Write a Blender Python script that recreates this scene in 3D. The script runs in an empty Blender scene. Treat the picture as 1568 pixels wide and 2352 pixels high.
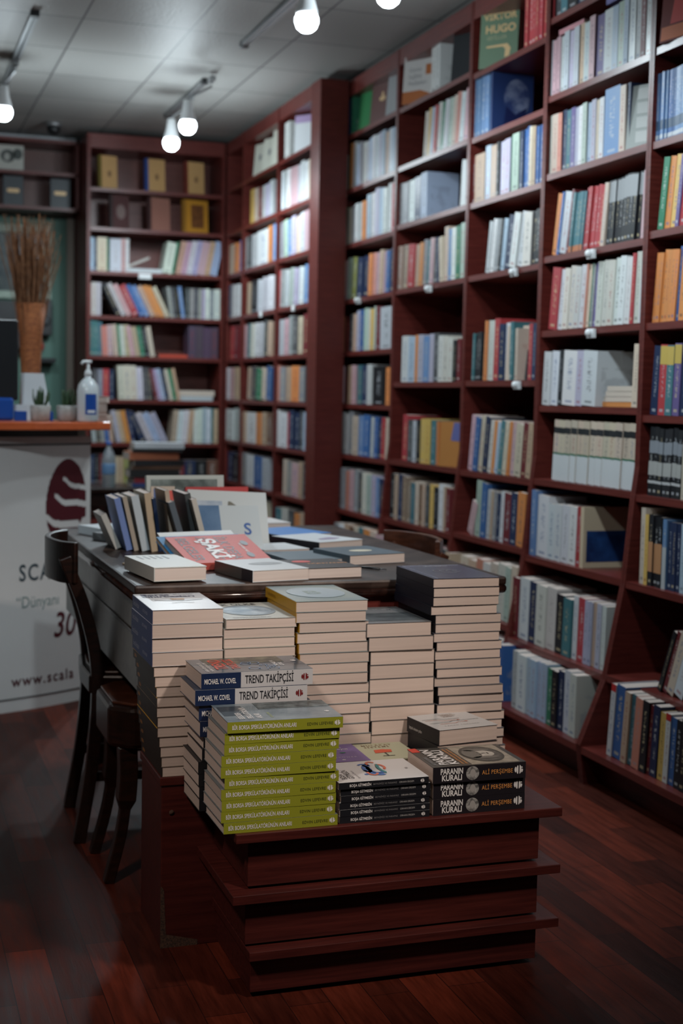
import bpy, math, random, re
import numpy as np
from mathutils import Matrix, Vector, Euler

R = math.radians
rnd = random.Random(7)
SC = bpy.context.scene

# ------------------------------------------------------------------ camera
CAM = Vector((0, 0, 1.2))
F_ = Vector((0.319836, 0.943842, -0.082866))
X_ = Vector((0.947441, -0.319318, 0.019783))
U_ = Vector((0.007788, 0.084838, 0.996364))
FPX = 3170.0
cd = bpy.data.cameras.new('camera')
cam = bpy.data.objects.new('camera', cd)
SC.collection.objects.link(cam)
m = Matrix.Identity(4)
for i in range(3):
    m[i][0], m[i][1], m[i][2], m[i][3] = X_[i], U_[i], -F_[i], CAM[i]
cam.matrix_world = m
cd.sensor_fit = 'VERTICAL'
cd.sensor_height = 36
cd.lens = FPX * 36 / 2352
cd.dof.use_dof = True
cd.dof.focus_distance = 2.72
cd.dof.aperture_fstop = 3.6
cd.clip_start = 0.05
SC.camera = cam

# ------------------------------------------------------------------ light and exposure
SC.view_settings.view_transform = 'Standard'
SC.view_settings.look = 'None'
SC.view_settings.gamma = 1
SC.view_settings.use_curve_mapping = False
SC.view_settings.exposure = 0.0
LAMP_W = 27.0
COOL = (0.80, 0.93, 1.0)
WARM = (1.0, 0.84, 0.73)
w = bpy.data.worlds.new('world')
SC.world = w
w.use_nodes = True
w.node_tree.nodes['Background'].inputs[0].default_value = (0.05, 0.055, 0.06, 1)
w.node_tree.nodes['Background'].inputs[1].default_value = 1.0


def point(name, loc, watt, col, size=0.03):
    l = bpy.data.lights.new(name, 'POINT')
    l.energy, l.color, l.shadow_soft_size = watt, col, size
    o = bpy.data.objects.new(name, l)
    o.location = loc
    SC.collection.objects.link(o)
    return o


def spot(name, loc, aim, watt, col, ang=70, blend=.8, size=.03):
    l = bpy.data.lights.new(name, 'SPOT')
    l.energy, l.color, l.shadow_soft_size, l.spot_size, l.spot_blend = watt, col, size, math.radians(ang), blend
    o = bpy.data.objects.new(name, l)
    o.location = loc
    o.rotation_euler = (Vector(aim) - Vector(loc)).to_track_quat('-Z', 'Y').to_euler()
    SC.collection.objects.link(o)
    return o


# unseen spots behind and beside the camera, some added to light desk, counter, shelves
spot('unseen_spot_light', (1.75, .9, 2.5), (1.02, 2.95, .66), 168, WARM, 44, .9, .09)
spot('unseen_spot_light', (.55, 1.4, 2.5), (.95, 3.9, .76), 95, COOL, 40, 1, .05)  # added to lift the desk top
spot('unseen_spot_light', (-.6, 2.6, 2.5), (.35, 5.2, .75), 95, COOL, 48, 1, .05)  # added to brighten the counter front
spot('unseen_spot_light', (1.40, 3.25, 2.5), (2.35, 4.15, .8), 75, COOL, 88, 1, .05)
spot('unseen_spot_light', (.45, 2.6, 2.5), (2.3, 4.7, .8), 30, COOL, 60, 1, .05)  # added fill for the right-hand shelves
spot('unseen_spot_light', (-.6, 4.6, 2.5), (2.2, 6.9, 1.2), 40, COOL, 80, 1, .05)  # added to brighten the far shelves
spot('unseen_spot_light', (-.7, 1.3, 2.5), (.66, 2.80, .52), 125, WARM, 30, 1, .12)
spot('unseen_spot_light', (1.2, -.8, 2.45), (1.2, -.79, 0), 20, COOL, 140, 1, .05)

# ------------------------------------------------------------------ helpers


def px(x, y, X):
    r = F_ * FPX + X_ * (x - 784) - U_ * (y - 1176)
    return CAM + r * (X / r.x)


def link(o, parent=None):
    SC.collection.objects.link(o)
    if parent is not None:
        o.parent = parent
    return o


def tag(o, label, cat, group=None, kind=None):
    if label: o['label'] = label
    if cat: o['category'] = cat
    if group: o['group'] = group
    if kind: o['kind'] = kind
    return o


def empty(name, loc=(0, 0, 0), rz=0, label=None, cat=None, group=None):
    o = bpy.data.objects.new(name, None)
    o.empty_display_size = 0.05
    link(o)
    o.location = loc
    o.rotation_euler = (0, 0, rz)
    tag(o, label, cat, group)
    return o


class MB:
    def __init__(s):
        s.v, s.f, s.m, s.sm = [], [], [], []

    def add(s, vs, fs, mi=0, M=None, smooth=False):
        b = len(s.v)
        for p in vs:
            p = Vector(p)
            s.v.append(M @ p if M is not None else p)
        for f in fs:
            s.f.append([b + i for i in f]); s.m.append(mi); s.sm.append(smooth)
        return s

    def box(s, x0, x1, y0, y1, z0, z1, mi=0, M=None):
        vs = [(x, y, z) for x in (x0, x1) for y in (y0, y1) for z in (z0, z1)]
        fs = [(0, 1, 3, 2), (4, 6, 7, 5), (0, 4, 5, 1), (2, 3, 7, 6), (0, 2, 6, 4), (1, 5, 7, 3)]
        return s.add(vs, fs, mi, M)

    def prism(s, pts, d, mi=0, M=None):
        """pts: 2D outline (x,y) extruded along z by d"""
        n = len(pts)
        vs = [(p[0], p[1], 0) for p in pts] + [(p[0], p[1], d) for p in pts]
        fs = [tuple(range(n))[::-1], tuple(range(n, 2 * n))] + [(i, (i + 1) % n, n + (i + 1) % n, n + i) for i in range(n)]
        return s.add(vs, fs, mi, M)

    def lathe(s, prof, n=24, mi=0, M=None, smooth=True):
        vs, fs = [], []
        for r, z in prof:
            for k in range(n):
                a = 2 * math.pi * k / n
                vs.append((r * math.cos(a), r * math.sin(a), z))
        for j in range(len(prof) - 1):
            for k in range(n):
                k2 = (k + 1) % n
                fs.append((j * n + k, j * n + k2, (j + 1) * n + k2, (j + 1) * n + k))
        if prof[0][0] > 1e-4: fs.append(tuple(range(n))[::-1])
        if prof[-1][0] > 1e-4: fs.append(tuple((len(prof) - 1) * n + k for k in range(n)))
        return s.add(vs, fs, mi, M, smooth)

    def tube(s, pts, rad, n=8, mi=0, M=None, up=(0, 0, 1)):
        """rad: float, or per point float or (side, up) half sizes"""
        pts = [Vector(p) for p in pts]
        up = Vector(up)
        vs, fs = [], []
        for i, p in enumerate(pts):
            t = (pts[min(i + 1, len(pts) - 1)] - pts[max(i - 1, 0)]).normalized()
            a = t.cross(up)
            if a.length < 1e-3: a = t.cross(Vector((1, 0, 0)))
            a.normalize()
            b = a.cross(t).normalized()
            r = rad[i] if isinstance(rad, list) else rad
            ra, rb = r if isinstance(r, tuple) else (r, r)
            for k in range(n):
                an = 2 * math.pi * (k + .5) / n
                ca, sa = math.cos(an), math.sin(an)
                if n == 4: ca, sa = ca * 1.414, sa * 1.414
                vs.append(p + a * ra * ca + b * rb * sa)
        L = len(pts)
        for i in range(L - 1):
            for k in range(n):
                k2 = (k + 1) % n
                fs.append((i * n + k, i * n + k2, (i + 1) * n + k2, (i + 1) * n + k))
        fs.append(tuple(range(n))[::-1]); fs.append(tuple((L - 1) * n + k for k in range(n)))
        return s.add(vs, fs, mi, M, n > 4)

    def build(s, name, mats, parent=None, bevel=0, kind=None):
        me = bpy.data.meshes.new(name)
        me.from_pydata([tuple(v) for v in s.v], [], s.f)
        for mm in (mats if isinstance(mats, (list, tuple)) else [mats]): me.materials.append(mm)
        me.polygons.foreach_set('material_index', s.m)
        me.polygons.foreach_set('use_smooth', s.sm)
        me.update()
        o = bpy.data.objects.new(name, me)
        link(o, parent)
        if bevel:
            b = o.modifiers.new('bevel', 'BEVEL'); b.width = bevel; b.segments = 2; b.limit_method = 'ANGLE'
        if kind: o['kind'] = kind
        return o


def spline(pts, n=6):
    """Catmull-Rom through 3D points"""
    P = [Vector(p) for p in pts]
    P = [P[0] * 2 - P[1]] + P + [P[-1] * 2 - P[-2]]
    out = []
    for i in range(1, len(P) - 2):
        for k in range(n):
            t = k / n
            a, b, c, d = P[i - 1], P[i], P[i + 1], P[i + 2]
            out.append(0.5 * ((2 * b) + (c - a) * t + (2 * a - 5 * b + 4 * c - d) * t * t + (3 * b - a - 3 * c + d) * t ** 3))
    out.append(P[-2])
    return out


# ------------------------------------------------------------------ materials
def mat(name, col, rough=0.5, metal=0, spec=0.5, emit=None, es=0):
    ma = bpy.data.materials.new(name)
    ma.use_nodes = True
    b = ma.node_tree.nodes['Principled BSDF']
    b.inputs['Base Color'].default_value = (*col, 1)
    b.inputs['Roughness'].default_value = rough
    b.inputs['Metallic'].default_value = metal
    b.inputs['Specular IOR Level'].default_value = spec
    if emit:
        b.inputs['Emission Color'].default_value = (*emit, 1)
        b.inputs['Emission Strength'].default_value = es
    return ma


def nd(ma, t, **kw):
    n = ma.node_tree.nodes.new(t)
    for k, v in kw.items():
        if hasattr(n, k): setattr(n, k, v)
        else: n.inputs[k].default_value = v
    return n


def ln(ma, a, ao, b, bi): ma.node_tree.links.new(a.outputs[ao], b.inputs[bi])


def ramp(ma, stops, src, out=0):
    r = nd(ma, 'ShaderNodeValToRGB')
    e = r.color_ramp.elements
    while len(e) < len(stops): e.new(0.5)
    for i, (p, c) in enumerate(stops):
        e[i].position = p; e[i].color = (*c, 1)
    ln(ma, src, out, r, 'Fac')
    return r


def noisy(name, c1, c2, scale=(1, 1, 1), ns=5.0, rough=0.5, detail=6, lo=.35, hi=.65, bump=0, metal=0, coat=0, coord='Object', spec=.5):
    ma = mat(name, c1, rough, metal, spec)
    tc = nd(ma, 'ShaderNodeTexCoord'); mp = nd(ma, 'ShaderNodeMapping')
    mp.inputs['Scale'].default_value = scale
    ln(ma, tc, coord, mp, 'Vector')
    no = nd(ma, 'ShaderNodeTexNoise', Scale=ns, Detail=float(detail), Roughness=.6)
    ln(ma, mp, 0, no, 'Vector')
    r = ramp(ma, [(lo, c1), (hi, c2)], no)
    b = ma.node_tree.nodes['Principled BSDF']
    ln(ma, r, 0, b, 'Base Color')
    b.inputs['Coat Weight'].default_value = coat
    if bump:
        bp = nd(ma, 'ShaderNodeBump', Strength=bump, Distance=.002)
        ln(ma, no, 0, bp, 'Height'); ln(ma, bp, 0, b, 'Normal')
    return ma


# mahogany veneer for the shelving: grain across / along
M_WOOD = noisy('mahogany_veneer', (0.084, 0.013, 0.010), (0.132, 0.023, 0.017), (3, 3, 40), 3.0, .42, spec=.3)
M_WOODH = noisy('mahogany_board', (0.100, 0.015, 0.012), (0.158, 0.028, 0.021), (3, 2, 60), 2.5, .36)
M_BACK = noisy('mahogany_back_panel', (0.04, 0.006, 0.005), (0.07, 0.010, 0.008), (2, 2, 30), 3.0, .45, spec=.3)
M_TIER = noisy('mahogany_display', (0.044, 0.0085, 0.0075), (0.078, 0.0155, 0.0125), (3, 40, 60), 2.0, .38, spec=.35)
M_EDGE = noisy('worn_chipboard', (0.10, .05, .03), (0.02, .012, .01), (1, 1, 1), 300, .9)
M_DARKWOOD = noisy('dark_polished_wood', (0.008, 0.004, 0.003), (0.022, 0.007, 0.004), (6, 6, 30), 3.0, .32, coat=.1)
M_BROWNWOOD = noisy('brown_bentwood', (0.045, 0.014, 0.007), (0.09, 0.028, 0.014), (6, 6, 30), 3.0, .3, coat=.15)
M_DESKTOP = noisy('scuffed_desk_top', (0.022, 0.011, 0.008), (0.085, 0.055, 0.043), (1, 1, 1), 9.0, .42, lo=.48, hi=.72, spec=.3, bump=.15)
M_DESKSIDE = noisy('weathered_grey_desk_paint', (0.10, 0.105, 0.10), (0.17, 0.175, 0.165), (1, 1, 1), 26.0, .33, lo=.3, hi=.7, bump=.1)
M_WHITE = noisy('white_panel', (0.62, 0.60, 0.58), (0.66, 0.645, 0.625), ns=2, rough=.35)
M_CTOP = noisy('orange_wood_counter', (0.52, 0.10, 0.03), (0.62, 0.13, 0.04), (1, 20, 20), 3.0, .3)
M_BLACK = mat('black_plastic', (0.010, 0.011, 0.013), .35)
M_DKGREY = mat('dark_grey_metal', (0.035, 0.037, 0.04), .4, .4)
M_GREYM = mat('grey_metal', (0.35, 0.36, 0.37), .35, .7)
M_LAMPW = mat('white_lamp_plastic', (0.75, 0.77, 0.78), .35)
M_BULB = mat('lit_bulb', (1, 1, 1), .3, emit=(0.84, 0.94, 1.0), es=9.0)
M_BULB.cycles.emission_sampling = 'NONE'
M_GREEN = noisy('green_wall_paint', (0.075, 0.17, 0.135), (0.10, 0.205, 0.16), ns=1.5, rough=.55)
M_WALL = noisy('plaster', (0.30, 0.29, 0.27), (0.34, 0.33, 0.31), ns=2, rough=.8)
M_BEIGE = mat('beige_trim', (0.28, 0.24, 0.20), .6)
M_FRAME = noisy('carved_pale_frame', (0.22, 0.30, 0.24), (0.42, 0.50, 0.42), (1, 1, 1), 70.0, .5, lo=.4, hi=.6)
M_ART = noisy('dark_painting', (0.02, 0.035, 0.04), (0.10, 0.12, 0.11), (1, 1, 1), 9.0, .2, lo=.4, hi=.7)
M_ICE = mat('pale_blue_paint', (0.28, .36, .42), .5)
M_BLUE = mat('bright_blue_plastic', (0.012, 0.07, 0.33), .3)
M_PAPER = mat('white_paper', (0.66, 0.69, 0.72), .6)
M_POT = noisy('speckled_concrete_pot', (0.33, 0.33, 0.31), (0.46, 0.45, 0.43), ns=60, rough=.8)
M_LEAF = noisy('dark_green_leaf', (0.02, 0.045, 0.02), (0.05, 0.10, 0.04), ns=30, rough=.5)
M_BOTTLE = mat('translucent_white_plastic', (0.62, 0.66, 0.68), .25)
M_BOTTLE.node_tree.nodes['Principled BSDF'].inputs['Subsurface Weight'].default_value = .15
M_STRAW = noisy('dried_grass', (0.13, 0.05, 0.02), (0.34, 0.16, 0.075), ns=40, rough=.85)
M_WICKER = noisy('orange_wicker', (0.20, 0.06, 0.02), (0.42, 0.14, 0.045), (30, 30, 60), 2.0, .8, bump=.5)
M_RED = mat('red_plastic', (0.40, 0.015, 0.015), .35)
M_GOLD = mat('gold_foil', (0.62, 0.42, 0.22), .4, .2)
M_LOGO = mat('burgundy_print', (0.075, 0.006, 0.012), .5)
M_NAVYP = mat('dark_teal_print', (0.015, 0.04, 0.055), .5)
M_TEALP = mat('grey_teal_print', (0.18, 0.26, 0.26), .5)
M_INKW = mat('white_print', (0.72, 0.72, 0.72), .45)
M_INKB = mat('black_print', (0.012, 0.013, 0.018), .45)
M_INKDG = mat('dark_olive_print', (0.06, 0.07, 0.018), .45)
M_INKG = mat('grey_print', (0.22, 0.22, 0.23), .5)
M_INKO = mat('orange_print', (0.70, 0.30, 0.08), .45)
M_INKR = mat('red_print', (0.62, 0.06, 0.04), .45)
M_INKSR = mat('burgundy_emblem_print', (0.16, 0.01, 0.012), .45)
M_INKBL = mat('blue_print', (0.03, 0.10, 0.32), .45)
M_NAVY = mat('navy_print', (0.006, 0.018, 0.065), .4)
M_GLASSB = mat('clear_bottle_plastic', (0.55, 0.60, 0.64), .15)
M_GLASSB.node_tree.nodes['Principled BSDF'].inputs['Transmission Weight'].default_value = .7

# book paper
M_PAGES = mat('cream_page_edges', (0.66, 0.56, 0.50), .75)
_tc = nd(M_PAGES, 'ShaderNodeTexCoord'); _mp = nd(M_PAGES, 'ShaderNodeMapping')
_mp.inputs['Scale'].default_value = (1.2, 1.2, 260)
ln(M_PAGES, _tc, 'Object', _mp, 'Vector')
_no = nd(M_PAGES, 'ShaderNodeTexNoise', Scale=3.0, Detail=4.0)
ln(M_PAGES, _mp, 0, _no, 'Vector')
_oi = nd(M_PAGES, 'ShaderNodeObjectInfo')
_r = ramp(M_PAGES, [(.3, (0.52, 0.425, 0.375)), (.7, (0.63, 0.525, 0.465))], _no)
_hs = nd(M_PAGES, 'ShaderNodeHueSaturation')
_mr = nd(M_PAGES, 'ShaderNodeMapRange'); _mr.inputs['To Min'].default_value = .88; _mr.inputs['To Max'].default_value = 1.1
ln(M_PAGES, _oi, 'Random', _mr, 'Value'); ln(M_PAGES, _mr, 0, _hs, 'Value'); ln(M_PAGES, _r, 0, _hs, 'Color')
ln(M_PAGES, _hs, 0, M_PAGES.node_tree.nodes['Principled BSDF'], 'Base Color')

# book covers: colour, ink and print density come from attributes, the print is procedural
M_COVER = mat('printed_book_cover', (.5, .5, .5), .35)


def _cover():
    ma = M_COVER
    a1 = nd(ma, 'ShaderNodeAttribute', attribute_name='col')
    a2 = nd(ma, 'ShaderNodeAttribute', attribute_name='ink')
    uv = nd(ma, 'ShaderNodeUVMap', uv_map='UVMap')
    sp = nd(ma, 'ShaderNodeSeparateXYZ'); ln(ma, uv, 0, sp, 0)

    def mth(op, a, b=None):
        n = nd(ma, 'ShaderNodeMath', operation=op)
        for i, q in enumerate((a, b)):
            if q is None: continue
            if isinstance(q, tuple): ln(ma, q[0], q[1], n, i)
            else: n.inputs[i].default_value = q
        return (n, 0)
    u, v, idn = (sp, 'X'), (sp, 'Y'), (a1, 'Alpha')
    on_sp = mth('LESS_THAN', u, 1.0)
    # lettering-like marks on the spine
    cx = nd(ma, 'ShaderNodeCombineXYZ')
    for k, q in enumerate((mth('ADD', mth('MULTIPLY', u, 3.2), mth('MULTIPLY', idn, 91.0)), mth('MULTIPLY', v, 60.0), mth('MULTIPLY', idn, 37.0))):
        ln(ma, q[0], q[1], cx, k)
    n1 = nd(ma, 'ShaderNodeTexNoise', Scale=1.0, Detail=2.0); ln(ma, cx, 0, n1, 'Vector')
    t1 = mth('GREATER_THAN', (n1, 0), .54)
    win = mth('MULTIPLY', mth('MULTIPLY', mth('GREATER_THAN', u, .34), mth('LESS_THAN', u, .66)),
              mth('MULTIPLY', mth('GREATER_THAN', v, .25), mth('LESS_THAN', v, .86)))
    foot = mth('MULTIPLY', mth('GREATER_THAN', v, .05), mth('LESS_THAN', v, .09))
    foot = mth('MULTIPLY', foot, mth('MULTIPLY', mth('GREATER_THAN', u, .25), mth('LESS_THAN', u, .75)))
    m1 = mth('MULTIPLY', on_sp, mth('MAXIMUM', mth('MULTIPLY', t1, win), foot))
    # picture on the front
    cy = nd(ma, 'ShaderNodeCombineXYZ')
    for k, q in enumerate((mth('MULTIPLY', u, 3.0), mth('MULTIPLY', v, 4.0), mth('MULTIPLY', idn, 57.0))):
        ln(ma, q[0], q[1], cy, k)
    n2 = nd(ma, 'ShaderNodeTexNoise', Scale=1.3, Detail=5.0); ln(ma, cy, 0, n2, 'Vector')
    t2 = nd(ma, 'ShaderNodeMapRange'); t2.inputs['From Min'].default_value = .5; t2.inputs['From Max'].default_value = .6
    ln(ma, n2, 0, t2, 'Value')
    pic = mth('MULTIPLY', mth('GREATER_THAN', u, 2.12), mth('LESS_THAN', u, 2.9))
    pic = mth('MULTIPLY', pic, mth('MULTIPLY', mth('GREATER_THAN', v, .12), mth('LESS_THAN', v, .7)))
    m2 = mth('MULTIPLY', pic, (t2, 0))
    fac = mth('MULTIPLY', mth('MAXIMUM', mth('MULTIPLY', m1, .6), mth('MULTIPLY', m2, .2)), (a2, 'Alpha'))
    mx = nd(ma, 'ShaderNodeMix', data_type='RGBA')
    ln(ma, fac[0], 0, mx, 0); ln(ma, a1, 'Color', mx, 6); ln(ma, a2, 'Color', mx, 7)
    b = ma.node_tree.nodes['Principled BSDF']
    b.inputs['Specular IOR Level'].default_value = .28
    ln(ma, mx, 2, b, 'Base Color')
    rr = nd(ma, 'ShaderNodeMapRange'); rr.inputs['To Min'].default_value = .55; rr.inputs['To Max'].default_value = .3
    ln(ma, a1, 'Alpha', rr, 'Value'); ln(ma, rr, 0, b, 'Roughness')


_cover()

# ------------------------------------------------------------------ room shell
M_FLOOR = mat('dark_red_laminate', (.1, .03, .02), .3)


def _floor():
    ma = M_FLOOR
    tc = nd(ma, 'ShaderNodeTexCoord'); mp = nd(ma, 'ShaderNodeMapping')
    mp.inputs['Rotation'].default_value = (0, 0, R(90))
    ln(ma, tc, 'Object', mp, 'Vector')
    br = nd(ma, 'ShaderNodeTexBrick', Scale=1.0)
    br.offset = .37; br.offset_frequency = 2
    br.inputs['Brick Width'].default_value = .42; br.inputs['Row Height'].default_value = .085
    br.inputs['Mortar Size'].default_value = .0012; br.inputs['Mortar Smooth'].default_value = .2
    br.inputs['Bias'].default_value = 0
    br.inputs['Color1'].default_value = (0.150, 0.028, 0.014, 1)
    br.inputs['Color2'].default_value = (0.038, 0.009, 0.006, 1)
    br.inputs['Mortar'].default_value = (0.03, 0.008, 0.006, 1)
    ln(ma, mp, 0, br, 'Vector')
    m2 = nd(ma, 'ShaderNodeMapping'); m2.inputs['Scale'].default_value = (14, 1.3, 1)
    ln(ma, tc, 'Object', m2, 'Vector')
    no = nd(ma, 'ShaderNodeTexNoise', Scale=4.0, Detail=8.0, Roughness=.65); ln(ma, m2, 0, no, 'Vector')
    g = ramp(ma, [(.3, (.45, .42, .42)), (.7, (1.25, 1.2, 1.2))], no)
    mx = nd(ma, 'ShaderNodeMix', data_type='RGBA', blend_type='MULTIPLY'); mx.inputs[0].default_value = 1
    ln(ma, br, 0, mx, 6); ln(ma, g, 0, mx, 7)
    b = ma.node_tree.nodes['Principled BSDF']
    ln(ma, mx, 2, b, 'Base Color')
    rr = nd(ma, 'ShaderNodeMapRange'); rr.inputs['To Min'].default_value = .34; rr.inputs['To Max'].default_value = .6; b.inputs['Specular IOR Level'].default_value = .13
    ln(ma, no, 0, rr, 'Value'); ln(ma, rr, 0, b, 'Roughness')
    bp = nd(ma, 'ShaderNodeBump', Strength=.3, Distance=.002); ln(ma, no, 0, bp, 'Height'); ln(ma, bp, 0, b, 'Normal')


_floor()
M_CEIL = mat('pressed_ceiling_tiles', (.4, .4, .38), .4)


def _ceil():
    ma = M_CEIL
    tc = nd(ma, 'ShaderNodeTexCoord'); mp = nd(ma, 'ShaderNodeMapping')
    mp.inputs['Location'].default_value = (-.87, -.03, 0)
    ln(ma, tc, 'Object', mp, 'Vector')
    br = nd(ma, 'ShaderNodeTexBrick', Scale=1.0)
    br.offset = 0
    br.inputs['Brick Width'].default_value = .475; br.inputs['Row Height'].default_value = .56
    br.inputs['Mortar Size'].default_value = .005; br.inputs['Mortar Smooth'].default_value = .3
    br.inputs['Color1'].default_value = (.40, .395, .375, 1)
    br.inputs['Color2'].default_value = (.33, .325, .31, 1)
    br.inputs['Mortar'].default_value = (.10, .10, .10, 1)
    ln(ma, mp, 0, br, 'Vector')
    b = ma.node_tree.nodes['Principled BSDF']
    ln(ma, br, 0, b, 'Base Color')
    no = nd(ma, 'ShaderNodeTexNoise', Scale=75.0, Detail=4.0); ln(ma, tc, 'Object', no, 'Vector')
    bp = nd(ma, 'ShaderNodeBump', Strength=.55, Distance=.006); ln(ma, no, 0, bp, 'Height'); ln(ma, bp, 0, b, 'Normal')
    b.inputs['Roughness'].default_value = .5
    b.inputs['Specular IOR Level'].default_value = .2
    b.inputs['Metallic'].default_value = 0


_ceil()
ZC = 2.815
XW, YB = 2.60, 9.20
MB().box(-2.6, XW, -2.6, YB, -.1, 0).build('floor', M_FLOOR, kind='structure')
MB().box(-2.6, XW, -2.6, YB, ZC, ZC + .1).build('ceiling', M_CEIL, kind='structure')
MB().box(XW, XW + .1, -2.7, YB + .1, -.1, ZC + .1).build('wall_right', M_WALL, kind='structure')
MB().box(-2.7, -2.6, -2.7, YB + .1, -.1, ZC + .1).build('wall_left', M_WALL, kind='structure')
MB().box(-2.6, XW, YB, YB + .1, -.1, ZC + .1).build('wall_back', M_GREEN, kind='structure')
MB().box(-2.6, XW, -2.7, -2.6, -.1, ZC + .1).build('wall_front', M_WALL, kind='structure')
MB().box(1.19, 1.233, 9.15, 9.2, 0, 2.32).build('trim_1', M_BEIGE, kind='structure')
MB().box(.0, 1.235, 9.10, 9.2, 2.762, ZC).build('trim_2', M_PAPER, kind='structure')

# ------------------------------------------------------------------ lettering
_tcache = {}


def text_mesh(s, size, bold=0.0, xs=1.0, align='LEFT', res=3, spacing=1.0, shear=0):
    key = (s, size, bold, xs, align, spacing, shear)
    if key in _tcache: return _tcache[key]
    cu = bpy.data.curves.new('lettering', 'FONT')
    cu.body, cu.size, cu.offset, cu.align_x, cu.resolution_u = s, size, bold * size, align, res
    cu.space_character = spacing
    cu.shear = shear
    o = bpy.data.objects.new('lettering', cu)
    SC.collection.objects.link(o)
    bpy.context.view_layer.update()
    dg = bpy.context.evaluated_depsgraph_get()
    me = bpy.data.meshes.new_from_object(o.evaluated_get(dg))
    me.transform(Matrix.Diagonal((xs, 1, 1, 1)))
    bpy.data.objects.remove(o)
    bpy.data.curves.remove(cu)
    _tcache[key] = me
    return me


MSPINE = Matrix(((1, 0, 0, 0), (0, 0, -1, 0), (0, 1, 0, 0), (0, 0, 0, 1)))   # text on the spine face
MTOP = Matrix(((0, -1, 0, 0), (1, 0, 0, 0), (0, 0, 1, 0), (0, 0, 0, 1)))     # text on the upper cover


def letter(parent, s, size, M, material, name='title_lettering', fit=None, **kw):
    me = text_mesh(s, size, **kw).copy()
    if fit:
        xs_ = [v.co.x for v in me.vertices]
        me.transform(Matrix.Diagonal((fit / max(xs_), 1, 1, 1)))
    me.materials.clear(); me.materials.append(material)
    o = bpy.data.objects.new(name, me)
    link(o, parent)
    o.matrix_local = M
    return o


def flat(parent, polys, material, M, name='emblem'):
    """flat printed shapes, outlines in the text plane"""
    b = MB()
    for pl in polys:
        b.add([(p[0], p[1], 0) for p in pl], [tuple(range(len(pl)))])
    o = b.build(name, material, parent)
    o.matrix_local = M
    return o


def ell(cx, cy, rx, ry, n=24, a0=0, a1=360):
    return [(cx + rx * math.cos(R(a0 + (a1 - a0) * k / n)), cy + ry * math.sin(R(a0 + (a1 - a0) * k / n))) for k in range(n if a1 - a0 == 360 else n + 1)]


def flame(r):
    """round publisher's emblem: a disc divided into curved blades"""
    def blade(xa, xb, ya, yb, bend):
        L, Q = [], []
        for k in range(9):
            t = k / 8
            y = ya + (yb - ya) * t
            lim = math.sqrt(max(0, 1 - y * y))
            c = bend * math.sin(math.pi * t)
            e = math.sin(math.pi * (.06 + .88 * t)) ** .5
            mid = (xa + xb) / 2 + c
            hw = (xb - xa) / 2 * e
            L.append((max(-lim, mid - hw) * r, y * r)); Q.append((min(lim, mid + hw) * r, y * r))
        return L + Q[::-1]
    return [blade(-.98, -.52, -.62, .58, -.05), blade(-.46, -.02, -.93, .86, -.08), blade(.06, .48, -.98, .98, .10), blade(.56, .98, -.72, .12, .02),
            [(.55 * r, .42 * r), (.72 * r, .66 * r), (.92 * r, .36 * r), (.72 * r, .28 * r)]]


# ------------------------------------------------------------------ books
COL = dict(
    wh=((.60, .62, .63), 'white'), iv=((.58, .56, .50), 'ivory'), cr=((.58, .47, .35), 'cream'), tn=((.50, .34, .22), 'tan'),
    pg=((.45, .47, .48), 'pale grey'), gy=((.25, .26, .27), 'grey'), dg=((.07, .075, .08), 'dark grey'), bk=((.015, .016, .02), 'black'),
    nv=((.015, .03, .09), 'navy'), bl=((.02, .11, .34), 'blue'), sb=((.11, .24, .48), 'sky blue'), pb=((.33, .43, .56), 'pale blue'),
    lv=((.40, .38, .52), 'lavender'), pu=((.13, .09, .26), 'purple'), pk=((.55, .32, .35), 'pink'), rd=((.45, .02, .03), 'red'),
    mr=((.17, .015, .02), 'dark red'), sl=((.58, .20, .13), 'salmon'), og=((.70, .22, .02), 'orange'), yl=((.66, .42, .06), 'yellow'),
    gn=((.02, .20, .10), 'green'), tl=((.04, .17, .20), 'teal'), pn=((.36, .46, .38), 'pale green'), br=((.16, .07, .035), 'brown'),
    sv=((.55, .60, .63), 'plastic-wrapped white'), mx=((.30, .20, .14), 'patterned brown'), ol=((.24, .26, .04), 'olive'))
COL = {k: (tuple(sum(c) / 3 + (q - sum(c) / 3) * .82 for q in c), n) for k, (c, n) in COL.items()}
COL['dp'] = ((.085, .055, .085), 'dusky purple')
DARK = {'bk', 'nv', 'bl', 'pu', 'rd', 'mr', 'gn', 'tl', 'br', 'dg', 'mx', 'gy', 'sb', 'ol'}


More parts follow.
